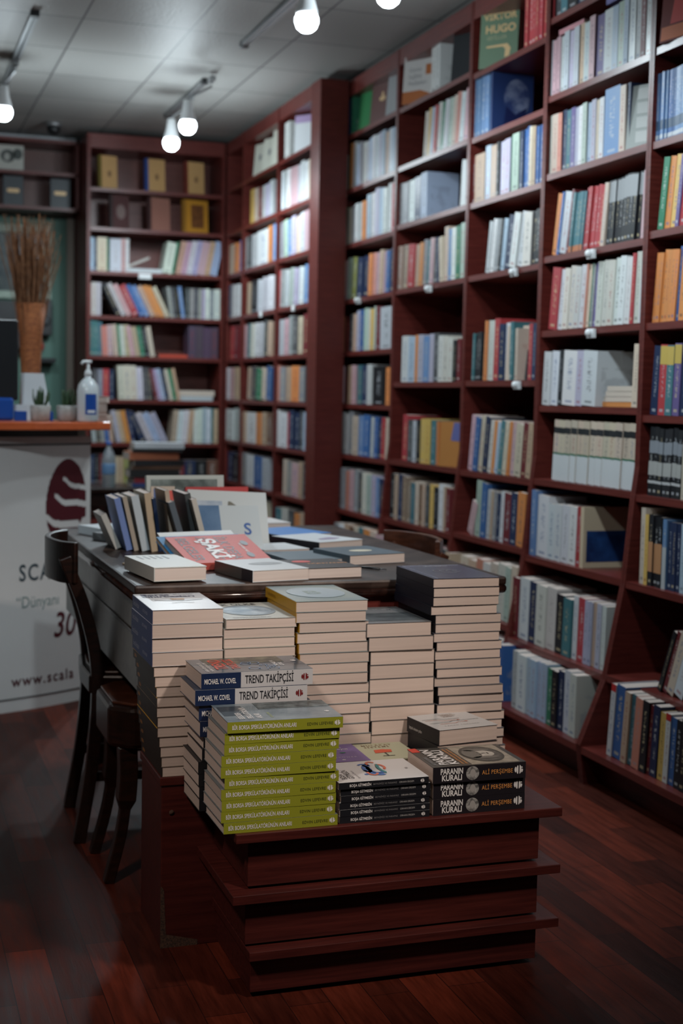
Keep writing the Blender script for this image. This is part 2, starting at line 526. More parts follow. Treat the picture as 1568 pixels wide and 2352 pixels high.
class BookMesh:
    def __init__(s):
        s.v, s.f, s.uv, s.col, s.ink, s.mi = [], [], [], [], [], []

    def quadbox(s, b, M, col, ink, uvmode, l, w, t, mi=0):
        x0, x1, y0, y1, z0, z1 = b
        vs = [Vector((x, y, z)) for x in (x0, x1) for y in (y0, y1) for z in (z0, z1)]
        fs = [(0, 1, 3, 2), (4, 6, 7, 5), (0, 4, 5, 1), (2, 3, 7, 6), (0, 2, 6, 4), (1, 5, 7, 3)]
        for fi, f in enumerate(fs):
            base = len(s.v)
            for i in f:
                p = vs[i]
                s.v.append(M @ p); s.col.append(col); s.ink.append(ink)
                if uvmode and fi == 2 and y0 <= .0001:
                    s.uv.append((max(.001, min(.999, p.z / t)), p.x / l))
                elif uvmode and (fi == 5 and z1 > t * .8 or fi == 4 and z0 < t * .2):
                    s.uv.append((2.001 + .998 * p.y / w, p.x / l))
                else:
                    s.uv.append((5.5, 5.5))
            s.f.append([base, base + 1, base + 2, base + 3]); s.mi.append(mi)

    def book(s, M, l, w, t, col, ink, idn, prt=1.0, bands=(), parts='cp', cov=.0007, brd=None):
        c4 = (*col, idn); k4 = (*ink, prt); b4 = (*(brd or col), idn)
        if 'c' in parts:
            s.quadbox((0, l, 0, w, t - cov, t), M, b4, k4, True, l, w, t)
            s.quadbox((0, l, 0, w, 0, cov), M, b4, k4, True, l, w, t)
            s.quadbox((0, l, 0, cov, cov, t - cov), M, c4, k4, True, l, w, t)
            if brd: s.quadbox((0, l, -.0003, .0, .0, t), M, c4, k4, True, l, w, t)
            for (v0, v1, bc) in bands:
                s.quadbox((l * v0, l * v1, -.0004, 0, 0, t), M, (*bc, idn), (*bc, 0), False, l, w, t)
        if 'p' in parts:
            i = .0015
            s.quadbox((i, l - i, cov, w - i * .7, cov, t - cov), M, c4, k4, False, l, w, t, mi=1 if parts == 'cp' else 0)

    def mesh(s, name, mats):
        me = bpy.data.meshes.new(name)
        me.from_pydata([tuple(p) for p in s.v], [], s.f)
        for mm in mats: me.materials.append(mm)
        me.polygons.foreach_set('material_index', s.mi)
        uvl = me.uv_layers.new(name='UVMap')
        li = np.empty(len(me.loops), dtype=np.int32); me.loops.foreach_get('vertex_index', li)
        uvl.data.foreach_set('uv', np.array(s.uv, dtype=np.float32)[li].ravel())
        for nm, arr in (('col', s.col), ('ink', s.ink)):
            a = me.attributes.new(nm, 'FLOAT_COLOR', 'POINT')
            a.data.foreach_set('color', np.array(arr, dtype=np.float32).ravel())
        me.update()
        return me


I4 = Matrix.Identity(4)
_bm = {}


def book_obj(M, l, w, t, col, ink=(.02, .02, .02), idn=None, prt=1.0, bands=(), label=None, group=None, name='book', cat='book', cov=.0007, share=None, brd=None):
    """one book: Empty > cover, page_block. local x runs along the spine, y from the spine to the fore edge, z is thickness"""
    if idn is None: idn = rnd.random()
    root = bpy.data.objects.new(name, None)
    root.empty_display_size = .03
    link(root)
    root.matrix_world = M
    tag(root, label, cat, group)
    if share and share in _bm:
        mc, mp_ = _bm[share]
    else:
        b = BookMesh(); b.book(I4, l, w, t, col, ink, idn, prt, bands, 'c', cov, brd); mc = b.mesh('cover', [M_COVER])
        b = BookMesh(); b.book(I4, l, w, t, col, ink, idn, prt, (), 'p', cov); mp_ = b.mesh('page_block', [M_PAGES])
        if share: _bm[share] = (mc, mp_)
    cv = link(bpy.data.objects.new('cover', mc), root)
    link(bpy.data.objects.new('page_block', mp_), root)
    root['_'] = 0
    del root['_']
    return root, cv


def MZ(x, y, z, rz=0, rx=0, ry=0):
    return Matrix.Translation((x, y, z)) @ Euler((rx, ry, rz)).to_matrix().to_4x4()


ORD = ['first', 'second', 'third', 'fourth', 'fifth', 'sixth', 'seventh', 'eighth', 'ninth', 'tenth', 'eleventh', 'twelfth', 'thirteenth',
       'fourteenth', 'fifteenth', 'sixteenth', 'seventeenth', 'eighteenth', 'nineteenth', 'twentieth', 'twenty-first', 'twenty-second',
       'twenty-third', 'twenty-fourth', 'twenty-fifth', 'twenty-sixth', 'twenty-seventh', 'twenty-eighth', 'twenty-ninth', 'thirtieth']

# standing on a shelf: local x -> up, y -> into the shelf (+X), z -> +Y
MSTAND = Matrix(((0, 1, 0, 0), (0, 0, 1, 0), (1, 0, 0, 0), (0, 0, 0, 1)))
STUFF = BookMesh()
NBOOK = [0]
# standing on the back bookcase: spine faces -Y; local x -> up, y -> +Y, z -> -X
MSTANDB = Matrix(((0, 0, -1, 0), (0, 1, 0, 0), (1, 0, 0, 0), (0, 0, 0, 1)))


def front_x(z, flare=True, base=2.262):
    if not flare: return base
    P = [(0.0, 2.10), (.12, 2.085), (.33, 2.17), (.633, 2.227), (.9, 2.25), (1.0, 2.262), (3, 2.262)]
    for (a, xa), (b, xb) in zip(P, P[1:]):
        if z <= b: return xa + (xb - xa) * (z - a) / (b - a)
    return 2.262


def parse(spec):
    """'x0 x1 h tilt tokens | ...'"""
    out = []
    for seg in spec.split('|'):
        p = seg.split()
        if not p: continue
        x0, x1, h, tilt = float(p[0]), float(p[1]), float(p[2]), float(p[3])
        bs = []
        for tk in p[4:]:
            mt = re.match(r'([a-z]+)(\d*)(?::([\d.]+))?$', tk)
            n = int(mt.group(2) or 1); wt = float(mt.group(3) or 1)
            bs += [(mt.group(1), wt)] * n
        out.append((x0, x1, h, tilt, bs))
    return out


def ink_for(c):
    if c in DARK: return rnd.choice([(.6, .6, .58), (.6, .5, .3), (.5, .52, .55)])
    return rnd.choice([(.04, .04, .05), (.3, .04, .04), (.05, .1, .25), (.1, .1, .1), (.35, .3, .3)])


def row(spec, z, ypx, where=None, X=None, indiv=False, bands=None, zmax=None, hj=.004, group=None, name='book', cat='book', word='book', ylim=None):
    """a shelf of standing books on the right-hand wall. z is the shelf's upper surface, ypx its row in the photo"""
    xf = (front_x(z + .05) if X is None else X) + .012
    k = 0
    for (x0, x1, h, tilt, bs) in parse(spec):
        Y0, Y1 = px(x0, ypx, xf).y, px(x1, ypx, xf).y     # far, near
        tot = sum(b[1] for b in bs)
        y = Y0
        for (c, wt) in bs:
            wd = (Y0 - Y1) * wt / tot
            t = max(.004, wd * math.cos(R(tilt)) - .0008)
            y -= wd
            base = COL[c][0]
            j = rnd.uniform(.9, 1.1)
            col = tuple(min(.8, q * j * rnd.uniform(.96, 1.04)) for q in base)
            hh = h + rnd.uniform(-hj, hj)
            wdp = min(.16, XW - xf - .03) * rnd.uniform(.92, 1.0)
            sa, ca = math.sin(R(tilt)), math.cos(R(tilt))
            # tilt: top leans towards the camera (-Y) when positive
            off = t * sa if tilt < 0 else 0
            M = Matrix.Translation((xf + rnd.uniform(0, .008), y, z + (t * abs(sa) if tilt > 0 else 0) * 0 + (0 if tilt >= 0 else -off) + .0005)) @ Euler((R(tilt), 0, 0)).to_matrix().to_4x4() @ MSTAND
            if tilt > 0:
                M = Matrix.Translation((0, 0, 0)) @ M
            idn = rnd.random() * .8 if c != 'sv' else .97
            bd = bands(c) if bands else ()
            if indiv:
                NBOOK[0] += 1
                pos = ORD[k] if k < len(ORD) else str(k + 1) + 'th'
                lab = f"{COL[c][1]} {word}, {pos} from left on {where}"
                book_obj(M, hh, wdp, t, col, ink_for(c), idn, bands=bd, label=lab, group=group, name=name, cat=cat)
            else:
                STUFF.book(M, hh, wdp, t, col, ink_for(c), idn, bands=bd)
            k += 1


def rowb(spec, z, ypx, Y=8.632):
    """a shelf of the bookcase on the back wall"""
    for (x0, x1, h, tilt, bs) in parse(spec):
        def bx(x):
            r = F_ * FPX + X_ * (x - 784) - U_ * (ypx - 1176)
            return (CAM + r * (Y / r.y)).x
        X0, X1 = bx(x0), bx(x1)
        tot = sum(b[1] for b in bs); xx = X0
        for (c, wt) in bs:
            wd = (X1 - X0) * wt / tot
            t = max(.004, wd * math.cos(R(tilt)) - .001)
            xx += wd
            col = tuple(min(.8, q * rnd.uniform(.88, 1.1)) for q in COL[c][0])
            sa = math.sin(R(tilt))
            M = Matrix.Translation((xx, Y + rnd.uniform(0, .01), z + (t * sa if tilt > 0 else 0) * 0 + .0005 + (t * abs(sa) if tilt < 0 else 0) * 0)) @ Euler((0, R(tilt), 0)).to_matrix().to_4x4() @ MSTANDB
            if tilt > 0:   # right-leaning: pivot on the right foot
                M = Matrix.Translation((0, 0, 0)) @ M
            if tilt < 0:   # left-leaning: keep the left foot on the board
                M = Matrix.Translation((0, 0, t * abs(sa))) @ M
            STUFF.book(M, h + rnd.uniform(-.006, .006), .15, t, col, ink_for(c), rnd.random() * .8)


# ------------------------------------------------------------------ bookcases
PANEL_OUT = [(2.262, 2.775), (2.262, 1.0), (2.25, .9), (2.227, .633), (2.17, .33), (2.088, .126), (2.105, 0), (2.59, 0), (2.59, 2.775)]
TH = .022


def bookcase(y0, y1, boards, label, flare=True, xf=2.262, top=2.775):
    """y0 near end, y1 far end; boards = z of the underside of each shelf"""
    root = empty('bookcase', ((xf + 2.59) / 2, (y0 + y1) / 2, 0), 0, label, 'bookcase', 'mahogany bookcases along the right wall')
    inv = Matrix.Translation((-(xf + 2.59) / 2, -(y0 + y1) / 2, 0))
    out = PANEL_OUT if flare else [(xf, top), (xf, 0), (2.59, 0), (2.59, top)]
    pt = .013
    for yy in (y0, y1 - pt):
        Mp = inv @ Matrix.Translation((0, yy + pt, 0)) @ Matrix(((1, 0, 0, 0), (0, 0, -1, 0), (0, 1, 0, 0), (0, 0, 0, 1)))
        MB().prism(out, pt, M=Mp).build('side_panel', M_WOOD, root)
    a, b = y0 + pt, y1 - pt
    for z in boards:
        xx = front_x(z, flare, xf) + .004
        MB().box(xx, 2.575, a, b, z, z + TH, M=inv).build('shelf', M_WOODH, root)
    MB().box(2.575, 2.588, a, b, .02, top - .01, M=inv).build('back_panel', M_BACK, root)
    MB().box(xf + .002, 2.57, a, b, top - .075, top, M=inv).build('cornice', M_WOODH, root)
    MB().box(xf + (-.10 if flare else .02), xf - (.08 if flare else -.04), a, b, 0, .09, M=inv).build('plinth', M_WOOD, root)
    return root


ZE = [.10, .325, .62, .893, 1.141, 1.425, 1.705, 1.976, 2.258, 2.52]
ZD = [.10, .322, .622, .90, 1.163, 1.428, 1.69, 1.979, 2.251, 2.52]
ZCB = [.10, .36, .64, .893, 1.254, 1.672, 1.96, 2.218, 2.468]
ZB = [.10, .36, .627, .896, 1.251, 1.672, 1.964, 2.225, 2.486]
ZA = [.10, .35, .615, .89, 1.144, 1.408, 1.67, 1.947, 2.22, 2.488]
ZF = [.12, .38, .637, .894, 1.148, 1.40, 1.66, 1.93, 2.19, 2.46]
bookcase(3.08, 3.800, ZE, 'tall mahogany bookcase at the right edge holding orange and black series')
bookcase(3.802, 4.512, ZD, 'tall mahogany bookcase holding the cream series with black band')
bookcase(4.514, 5.178, ZCB, 'tall mahogany bookcase with the blue portrait book on an upper shelf')
bookcase(5.180, 5.998, ZB, 'tall mahogany bookcase with the white facing book in its top left')
bookcase(6.000, 6.815, ZA, 'tall mahogany bookcase beside the dark red pillar panel')
XFF = 2.112
bookcase(6.665 + .16, 7.44, ZF, 'far mahogany bookcase, deeper one just beyond the pillar panel', flare=False, xf=XFF)
bookcase(7.442, 8.20, ZF, 'far mahogany bookcase, second beyond the pillar panel', flare=False, xf=XFF)
bookcase(8.202, 8.615, ZF, 'narrow mahogany bookcase in the far corner', flare=False, xf=XFF)
o = MB().box(XFF - .004, 2.255, 6.67, 6.823, 0, 2.775).build('pillar_cladding', M_WOOD)
tag(o, 'dark red mahogany clad pillar between near and far bookcases', 'pillar')

# back wall bookcase
ZK = [.12, .38, .612, .866, 1.135, 1.405, 1.652, 1.925, 2.19, 2.430]
root = empty('bookcase', (1.67, 8.8, 0), 0, 'mahogany bookcase on the back wall between counter and corner', 'bookcase')
inv = Matrix.Translation((-1.67, -8.8, 0))
MB().box(1.24, 1.262, 8.62, 9.19, 0, 2.775, M=inv).build('side_panel', M_WOOD, root)
MB().box(2.085, 2.105, 8.62, 9.19, 0, 2.775, M=inv).build('side_panel', M_WOOD, root)
for z in ZK: MB().box(1.262, 2.085, 8.625, 8.98, z, z + TH, M=inv).build('shelf', M_WOODH, root)
MB().box(1.262, 2.085, 8.98, 9.0, .02, 2.77, M=inv).build('back_panel', noisy('painted_lit_back_panel', (.17, .055, .045), (.23, .08, .065), (2, 2, 20), 3, .35), root)  # paler than the other back panels: light falling here is put into the colour
MB().box(1.262, 2.085, 8.62, 8.97, 2.69, 2.775, M=inv).build('cornice', M_WOODH, root)
MB().box(1.262, 2.085, 8.64, 8.66, 0, .12, M=inv).build('plinth', M_WOOD, root)

# ------------------------------------------------------------------ shelf rows (individual books, nearest bays)
BAYD, BAYE = 'wide bay', 'right-edge bay'


def D(spec, i, ypx, where, **kw): row(spec, ZD[i] + TH, ypx, where, indiv=True, **kw)
def Ee(spec, i, ypx, where, **kw): row(spec, ZE[i] + TH, ypx, where, indiv=True, **kw)


def Ds(spec, i, ypx, **kw): row(spec, ZD[i] + TH, ypx, **kw)


Ds('1258 1300 .2 0 rd dg tl | 1302 1345 .2 0 bk nv', 9, 45)
Ds('1251 1292 .195 0 lv wh pk2 pg | 1292 1350 .2 0 sv lv sv tn sv | 1350 1428 .205 0 pk pu:1.6 wh:1.6 pb pn | 1428 1487 .215 0 pb sv:1.4 wh mr sv',
   8, 175)
D('1248 1276 .205 0 iv cr | 1277 1314 .205 0 sl nv tl pu | 1314 1382 .20 0 lv wh pn pb lv cr wh | 1384 1418 .215 0 sb:2 | 1418 1438 .21 0 cr nv:.6',
  7, 370, 'third shelf down, wide bay')
Ds('1265 1301 .215 10 og bl:.5 sv:1.4 mr:.5 | 1303 1334 .20 8 tl5 | 1334 1384 .205 7 rd6 cr:1.2 | 1386 1462 .21 5 bk9 | 1464 1480 .21 3 pk gy',
   6, 570,
  bands=lambda c: ((.66, .98, (.30, .31, .32)),) if c == 'bk' else ((.0, .1, (.45, .16, .07)),) if c == 'tl' else ())
D('1257 1275 .215 7 rd:1.4 | 1275 1335 .212 5 wh iv3 wh | 1335 1362 .212 5 sl:.6 cr:.8 gn:.4 gy:.6 pu:.8 | 1362 1442 .214 4 iv3 wh3 | 1442 1474 .222 3 rd:.6 iv wh:1.2',
  5, 755, 'fifth shelf down, wide bay')
D('1243 1283 .19 3 wh2 bk:.5 | 1284 1330 .19 3 wh:2 lv | 1332 1364 .185 3 wh:2 | 1446 1461 .20 2 cr', 4, 940, 'sixth shelf down, wide bay')
D('1262 1453 .212 3 cr13', 3, 1125, 'the cream series shelf, wide bay', hj=.001,
  bands=lambda c: ((.0, .43, (.60, .62, .63)), (.43, .46, (.03, .14, .08)), (.78, .88, (.02, .022, .025))))
D('1213 1224 .235 2 sb | 1225 1250 .22 2 wh | 1250 1315 .20 2 wh4 | 1316 1327 .20 2 rd', 2, 1300, 'eighth shelf down, wide bay')
D('1170 1183 .215 2 mr | 1184 1222 .22 2 wh:1.4 nv | 1224 1268 .215 2 iv2 | 1270 1306 .2 2 bk tl | 1308 1318 .21 2 wh | 1320 1335 .215 2 rd | 1336 1384 .21 2 lv lv:.8 tn lv wh',
  1, 1500, 'ninth shelf down, wide bay')
D('1168 1200 .2 1 pg wh:1.6 | 1201 1247 .2 1 pb4 | 1249 1286 .195 1 gn bk nv | 1287 1317 .205 1 wh iv', 0, 1690, 'the lowest shelf, wide bay')

Ee('1503 1585 .205 0 sb4 bl3 sb5 bl2', 7, 335, 'the near bay above the orange books', hj=.0, group=None, name='magazine', cat='magazine', word='magazine',
   bands=lambda c: ((.03, .09, (.5, .53, .56)), (.16, .3, (.05, .09, .15))))
Ee('1507 1568 .215 7 gn og yl pu:.6 rd', 6, 540, 'fourth shelf down, right-edge bay')
Ee('1491 1545 .215 5 og4 og2 | 1545 1575 .22 4 bl:.5 og2', 5, 755, 'the orange series shelf, right-edge bay')
Ee('1488 1504 .215 4 nv:1.2 | 1508 1576 .215 2 rd tl pu nv:1.3', 4, 960, 'sixth shelf down, right-edge bay',
   bands=lambda c: ((.72, .98, (.55, .40, .10)),) if c != 'nv' else ())
Ee('1482 1556 .21 2 bk7 | 1557 1580 .17 0 cr bk', 3, 1155, 'the black and white series shelf, right-edge bay',
   bands=lambda c: ((.18, .22, (.5, .5, .5)), (.30, .50, (.40, .40, .38)), (.62, .8, (.25, .27, .3))) if c == 'bk' else ())
Ee('1464 1474 .235 0 cr | 1475 1514 .215 0 yl:.8 bk2 bk | 1515 1524 .21 0 sb | 1525 1554 .205 0 nv3 | 1555 1575 .205 0 pb nv', 2, 1350, 'eighth shelf down, right-edge bay',
   bands=lambda c: ((.2, .62, (.5, .25, .12)),) if c == 'bk' else ((.0, .6, (.45, .47, .48)),) if c == 'sb' else ())
Ee('1503 1512 .2 22 bk | 1514 1580 .2 20 mr:.7 cr wh:1.3 gy', 1, 1590, 'ninth shelf down, right-edge bay')
Ee('1388 1418 .225 5 wh:.7 bl:1.3 | 1420 1462 .215 5 tn tl sl:1.3 | 1463 1500 .21 4 bk mr:.5 nv | 1502 1540 .20 3 yl wh:.8 bl | 1541 1580 .2 3 bk2 wh:.8', 0, 1800,
   'the lowest shelf, right-edge bay', bands=lambda c: ((.9, 1, (.5, .03, .03)),) if c == 'wh' else ())

# ------------------------------------------------------------------ far rows (one mass of small blurred books)


def S(spec, z, ypx, X=None): row(spec, z + TH, ypx, X=X, hj=.008)


S('1201 1250 .225 0 rd6', ZCB[8], 145)
S('1083 1117 .225 0 sb4', ZCB[7], 300)
S('1081 1110 .19 0 mr:.5 tn:1.6 | 1110 1142 .21 0 pb tn:1.2 bk:.5 | 1143 1188 .21 0 lv2 gn:.4 pn:1.2 | 1190 1247 .215 0 nv bl2 cr tn:.8 bl2 tn', ZCB[6], 455)
S('1112 1152 .2 9 pg wh gy bk:.6 pb | 1153 1195 .2 12 nv wh2 | 1196 1236 .19 3 iv:1.6 bk2', ZCB[5], 630)
S('1080 1107 .19 2 tl bk4 | 1108 1140 .235 2 og:.5 iv:1.2 rd | 1141 1175 .22 1 nv wh tl:.6 | 1176 1182 .2 0 cr | 1208 1233 .205 1 rd nv sb', ZCB[4], 885)
S('1072 1112 .22 8 pk bl cr nv | 1114 1164 .2 8 iv og pb tl cr og:.7 | 1166 1222 .2 6 pk cr:1.5 mr tn rd:.7', ZCB[3], 1105)
S('1070 1082 .13 20 pk | 1086 1110 .22 4 pn bl | 1111 1150 .19 4 pg tn gy nv wh | 1151 1200 .195 3 mr:1.4 nv:1.2 og:1.4', ZCB[2], 1255)
S('1050 1085 .2 3 cr tn | 1086 1118 .2 3 sl iv | 1119 1175 .21 4 cr:1.4 iv:1.6 pn cr', ZCB[1], 1400)
S('1040 1150 .2 0 cr tn iv nv pk wh cr bl', ZCB[0], 1560)
S('985 1007 .21 0 wh2', ZB[8], 235)
S('968 1076 .2 7 cr yl:.7 pb rd:.7 iv gn wh pn cr sl wh pk gn:.6', ZB[7], 360)
S('910 948 .19 0 gy2 wh | 949 976 .19 0 nv pb', ZB[6], 510)
S('908 934 .2 3 mx2 | 934 948 .195 4 rd:1.2 | 950 1000 .19 4 tn og gy tl pk dg | 1001 1015 .19 -6 nv:.6 cr | 1016 1063 .22 0 cr sb wh gn pn', ZB[5], 665)
S('918 948 .2 1 wh pb | 948 1003 .205 1 og:.7 lv sb lv dg | 1003 1035 .19 1 iv3 | 1036 1052 .17 1 bk mr', ZB[4], 888)
S('920 932 .2 3 rd | 933 995 .19 1 dg pg bk yl yl tl | 996 1000 .19 0 og', ZB[3], 1075)
S('892 930 .2 2 bk tn:.8 nv mx | 932 1000 .185 1 mx tl cr br tn dg yl bk | 1001 1030 .19 1 wh:1.3 tn mr', ZB[2], 1215)
S('880 1030 .2 0 tl:1.5 pb cr tn sl dg cr iv br tn pk cr dg tn', ZB[1], 1350)
S('870 990 .2 0 cr tn nv pk iv dg tn', ZB[0], 1470)
S('786 800 .19 0 nv:1 | 802 806 .22 0 gn', ZA[9], 300)
S('801 815 .22 4 og pg | 816 905 .205 0 pb gy wh sv pb wh sv lv pb tn sv pb', ZA[8], 430)
S('778 795 .19 0 ol gn:.7 | 796 838 .185 0 cr pg wh pg og | 840 905 .22 0 pb wh lv pb wh2 rd', ZA[7], 560)
S('784 815 .2 6 pk:.8 pn ol:.8 | 816 842 .19 5 nv2 | 843 900 .2 3 og sl pk tn pk bl nv', ZA[6], 690)
S('799 815 .19 3 dg tn | 816 870 .2 1 lv bl pn iv yl pn:.6 mr | 871 898 .19 0 pg:1.6', ZA[5], 812)
S('796 815 .19 1 tn pk | 816 850 .19 0 tl nv pg | 852 878 .18 0 bk:1.6 | 884 894 .18 1 og', ZA[4], 940)
S('766 805 .21 3 pg2 wh gy | 806 845 .2 2 cr sb bl | 846 890 .2 3 pg bl nv rd cr', ZA[3], 1058)
S('772 790 .2 0 dg gy | 791 838 .2 1 sl pk gy dg iv | 839 880 .19 0 pn lv sb nv', ZA[2], 1170)
S('765 870 .2 0 gy wh tn br cr tl og cr pk', ZA[1], 1290)
S('760 860 .2 0 cr tn nv pk iv dg', ZA[0], 1400)
XS = XFF
S('653 664 .2 0 wh', ZF[9], 355, XS)
S('575 592 .2 0 yl cr | 593 625 .195 0 mr pg lv pg | 636 731 .21 0 pk wh gy:.7 wh pk2 pg sv wh cr wh pn', ZF[8], 460, XS)
S('519 545 .19 3 tn cr og | 549 575 .19 3 pu gy dg | 576 622 .2 0 pg wh:2 og:.6 | 625 640 .2 0 sb sl | 641 728 .2 -4 gy pn sb lv cr pg pk wh pk', ZF[7], 600, XS)
S('519 548 .2 1 nv gy wh2 | 564 625 .19 3 tn bk wh pg wh | 634 724 .2 4 rd:.7 gy pg pn lv wh sb og:.6 tn', ZF[6], 720, XS)
S('527 542 .2 6 rd mr | 552 622 .2 5 pk:1.4 tl iv wh:1.4 pg dg tn | 634 722 .2 1 mr:.5 pg pk gy dg cr mr pk og:.6', ZF[5], 832, XS)
S('517 545 .2 1 wh pk tn | 564 620 .19 6 tn dg gn cr bl | 630 722 .19 1 sl gy tn og:1.6 gy dg pk', ZF[4], 945, XS)
S('516 545 .2 0 wh:2 pg | 552 586 .19 0 tn wh:2 | 587 620 .19 0 og tn br | 624 655 .2 1 wh2 | 656 720 .2 1 rd:.7 nv2 dg pb tn:1.4', ZF[3], 1040, XS)
S('520 545 .18 0 nv bk | 552 612 .19 0 gy wh:1.5 bl:1.4 pg | 648 712 .19 2 cr gy pk:1.5 tn dg tn', ZF[2], 1150, XS)
S('520 545 .18 0 nv bk tn | 548 612 .19 0 sl tn br dg cr | 620 712 .18 0 pn tl iv:1.4 dg og tn br', ZF[1], 1215, XS)
S('520 545 .18 0 nv bk tn | 548 612 .19 0 sl tn br | 620 712 .18 0 pn tl iv', ZF[0], 1300, XS)
rowb('206 250 .2 0 pb nv:.8 cr:2.4 gn:.5 | 252 296 .2 0 wh:2.6 pk wh:.8 | 372 400 .2 10 wh:1.6 gn:.5 | 402 498 .21 11 tn pk wh lv pk:1.4 tn pb:1.4', ZK[7] + TH, 628)
rowb('200 232 .2 0 sl:.8 pg2 | 265 390 .21 -26 bk pg pk rd:1.4 bl sb tn og og:.8 cr | 391 425 .2 -8 gy dg bk sb | 426 505 .19 0 dg gy dg gy lv:.6 wh:1.2 gy wh:1.5', ZK[6] + TH, 735)
rowb('206 234 .21 0 tl3 | 235 260 .19 -3 sl pk | 262 300 .19 -5 cr gn:.5 iv tn | 300 356 .19 -10 pk tn gn bk cr | 432 500 .2 0 dp4', ZK[5] + TH, 833)
rowb('212 262 .19 0 dg gy rd:1.2 nv | 272 330 .21 -3 iv3 wh | 331 350 .2 -5 dg2 | 355 415 .2 -12 mr lv pb nv cr gn tn', ZK[4] + TH, 932)
rowb('212 262 .17 -6 pn dg gy bl tn | 268 312 .2 -12 lv tn og nv | 320 385 .2 -25 nv pg pb lv | 392 440 .21 5 tn wh2 tn | 444 500 .22 0 wh2 pb wh tl:.6 tn', ZK[3] + TH, 1025)
rowb('205 250 .18 0 nv bk mr bk | 255 340 .17 0 cr tn ol br dg nv | 345 500 .15 0 bk bk mr nv bk br', ZK[2] + TH, 1120)
rowb('250 500 .18 0 bk bk mr nv bk br tn dg', ZK[1] + TH, 1200)

# face-out and lying books on the shelves ---------------------------------
def shelf_single(M, l, w, t, c, label, art=None, prt=0., bands=(), ink=None, cat='book'):
    NBOOK[0] += 1
    return book_obj(M, l, w, t, c, ink or (.05, .05, .05), .5, prt=prt, bands=bands, label=label, cat=cat)


def faceout(x, y, z, l, w, t, c, label, yaw=0, lean=6, cat='book', **kw):
    """cover towards the aisle; (x,y) = centre of the foot"""
    # local x up, local z (front) -> aisle, local y (spine to fore edge) -> along the shelf
    B = Matrix(((0, 0, -1, 0), (0, -1, 0, 0), (1, 0, 0, 0), (0, 0, 0, 1)))
    Mb = Matrix.Translation((x, y, z)) @ Euler((0, 0, R(-yaw))).to_matrix().to_4x4() @ Euler((0, R(lean), 0)).to_matrix().to_4x4() @ B @ Matrix.Translation((0, -w / 2, -t))
    return shelf_single(Mb, l, w, t, c, label, cat=cat, **kw)


# text plane on a face-out cover: text x -> local y, text y -> local x(up)
def MF(t, x, y): return Matrix(((0, 1, 0, x), (1, 0, 0, y), (0, 0, -1, t + .0006), (0, 0, 0, 1)))


def front_panel(parent, x0, x1, y0, y1, t, material, name='cover_picture'):
    b = MB().box(x0, x1, y0, y1, t, t + .0005)
    return b.build(name, material, parent)


# the portrait cover (generic): red coat, powdered hair
r_, cv = faceout(2.268, 3.66, ZE[8] + TH + .001, .235, .17, .03, (.20, .02, .015), 'book with a portrait in a red coat facing out, top right corner', yaw=-12, lean=4)
T = .03
flat(cv, [ell(.10, .185, .022, .03)], mat('portrait_skin', (.75, .50, .36), .5), MF(T, 0, 0), 'cover_picture')
flat(cv, [ell(.10, .205, .030, .022, 12, 0, 180)], mat('portrait_hair', (.5, .46, .42), .5), MF(T + .0003, 0, 0), 'cover_picture')
flat(cv, [[(.04, .05), (.16, .05), (.15, .12), (.115, .155), (.085, .155), (.05, .12)]], mat('portrait_coat', (.72, .04, .025), .5), MF(T, 0, 0), 'cover_picture')
flat(cv, [[(.088, .12), (.112, .12), (.106, .158), (.094, .158)]], M_INKW, MF(T + .0003, 0, 0), 'cover_picture')
flat(cv, [[(.005, .005), (.165, .005), (.165, .045), (.005, .045)]], mat('portrait_band', (.75, .17, .03), .5), MF(T, 0, 0), 'cover_picture')

# third shelf down of the wide bay: facing blue book, grid-patterned book
r_, cv = faceout(2.305, 3.895, ZD[7] + TH + .001, .20, .15, .02, (.42, .45, .43), 'pale grey book with ruled panels facing out beside the upright', yaw=-24, lean=3)
for k in range(4):
    front_panel(cv, .02 + k * .045, .055 + k * .045, .035, .122, .02, mat('ruled_panel', (.56, .58, .56), .5), 'cover_panel')
# lying books on the second shelf down
def lying(x, y, z, rz, l, w, t, c, label): return shelf_single(MZ(x, y, z, R(rz)), l, w, t, c, label)
lying(2.28, 4.46, ZD[8] + TH + .203, -88, .17, .13, .018, (.55, .25, .28), 'pink book lying on top of upright ones, second shelf down, wide bay')
lying(2.285, 4.14, ZD[8] + TH + .226, -90, .19, .13, .02, (.16, .15, .38), 'purple-blue book lying across the upright tops, wide bay')
# sixth shelf: leaning covers and small stack
for k, c in enumerate([(.55, .30, .12), (.62, .55, .47), (.6, .52, .44), (.62, .55, .46)]):
    shelf_single(MZ(2.30, 4.10 - .01 * k, ZD[4] + TH + .001 + k * .0172, R(-84)), .16, .12, .0165, (.60, .52, .44) if k else (.6, .25, .08),
                 f'thin cream book, {ORD[3 - k]} from the top of the small flat pile, wide bay')
B_ = Matrix.Translation((2.32, 4.22, ZD[4] + TH + .004)) @ Euler((R(9), 0, R(-58))).to_matrix().to_4x4()
r_, cv = shelf_single(B_ @ Matrix(((0, -1, 0, 0), (0, 0, 1, 0), (-1, 0, 0, 0), (0, 0, 0, 1))) @ Matrix.Translation((-.185, -.13, 0)), .185, .13, .014, (.58, .60, .61),
                      'white book with red and grey printing leaning open behind the flat pile')
flat(cv, [[(.02, .03), (.10, .035), (.10, .075), (.02, .07)], ell(.035, .115, .012, .012)], mat('dark_red_cover_print', (.22, .015, .02), .5),
     Matrix(((0, -1, 0, .17), (1, 0, 0, 0), (0, 0, 1, .0146), (0, 0, 0, 1))), 'cover_picture')
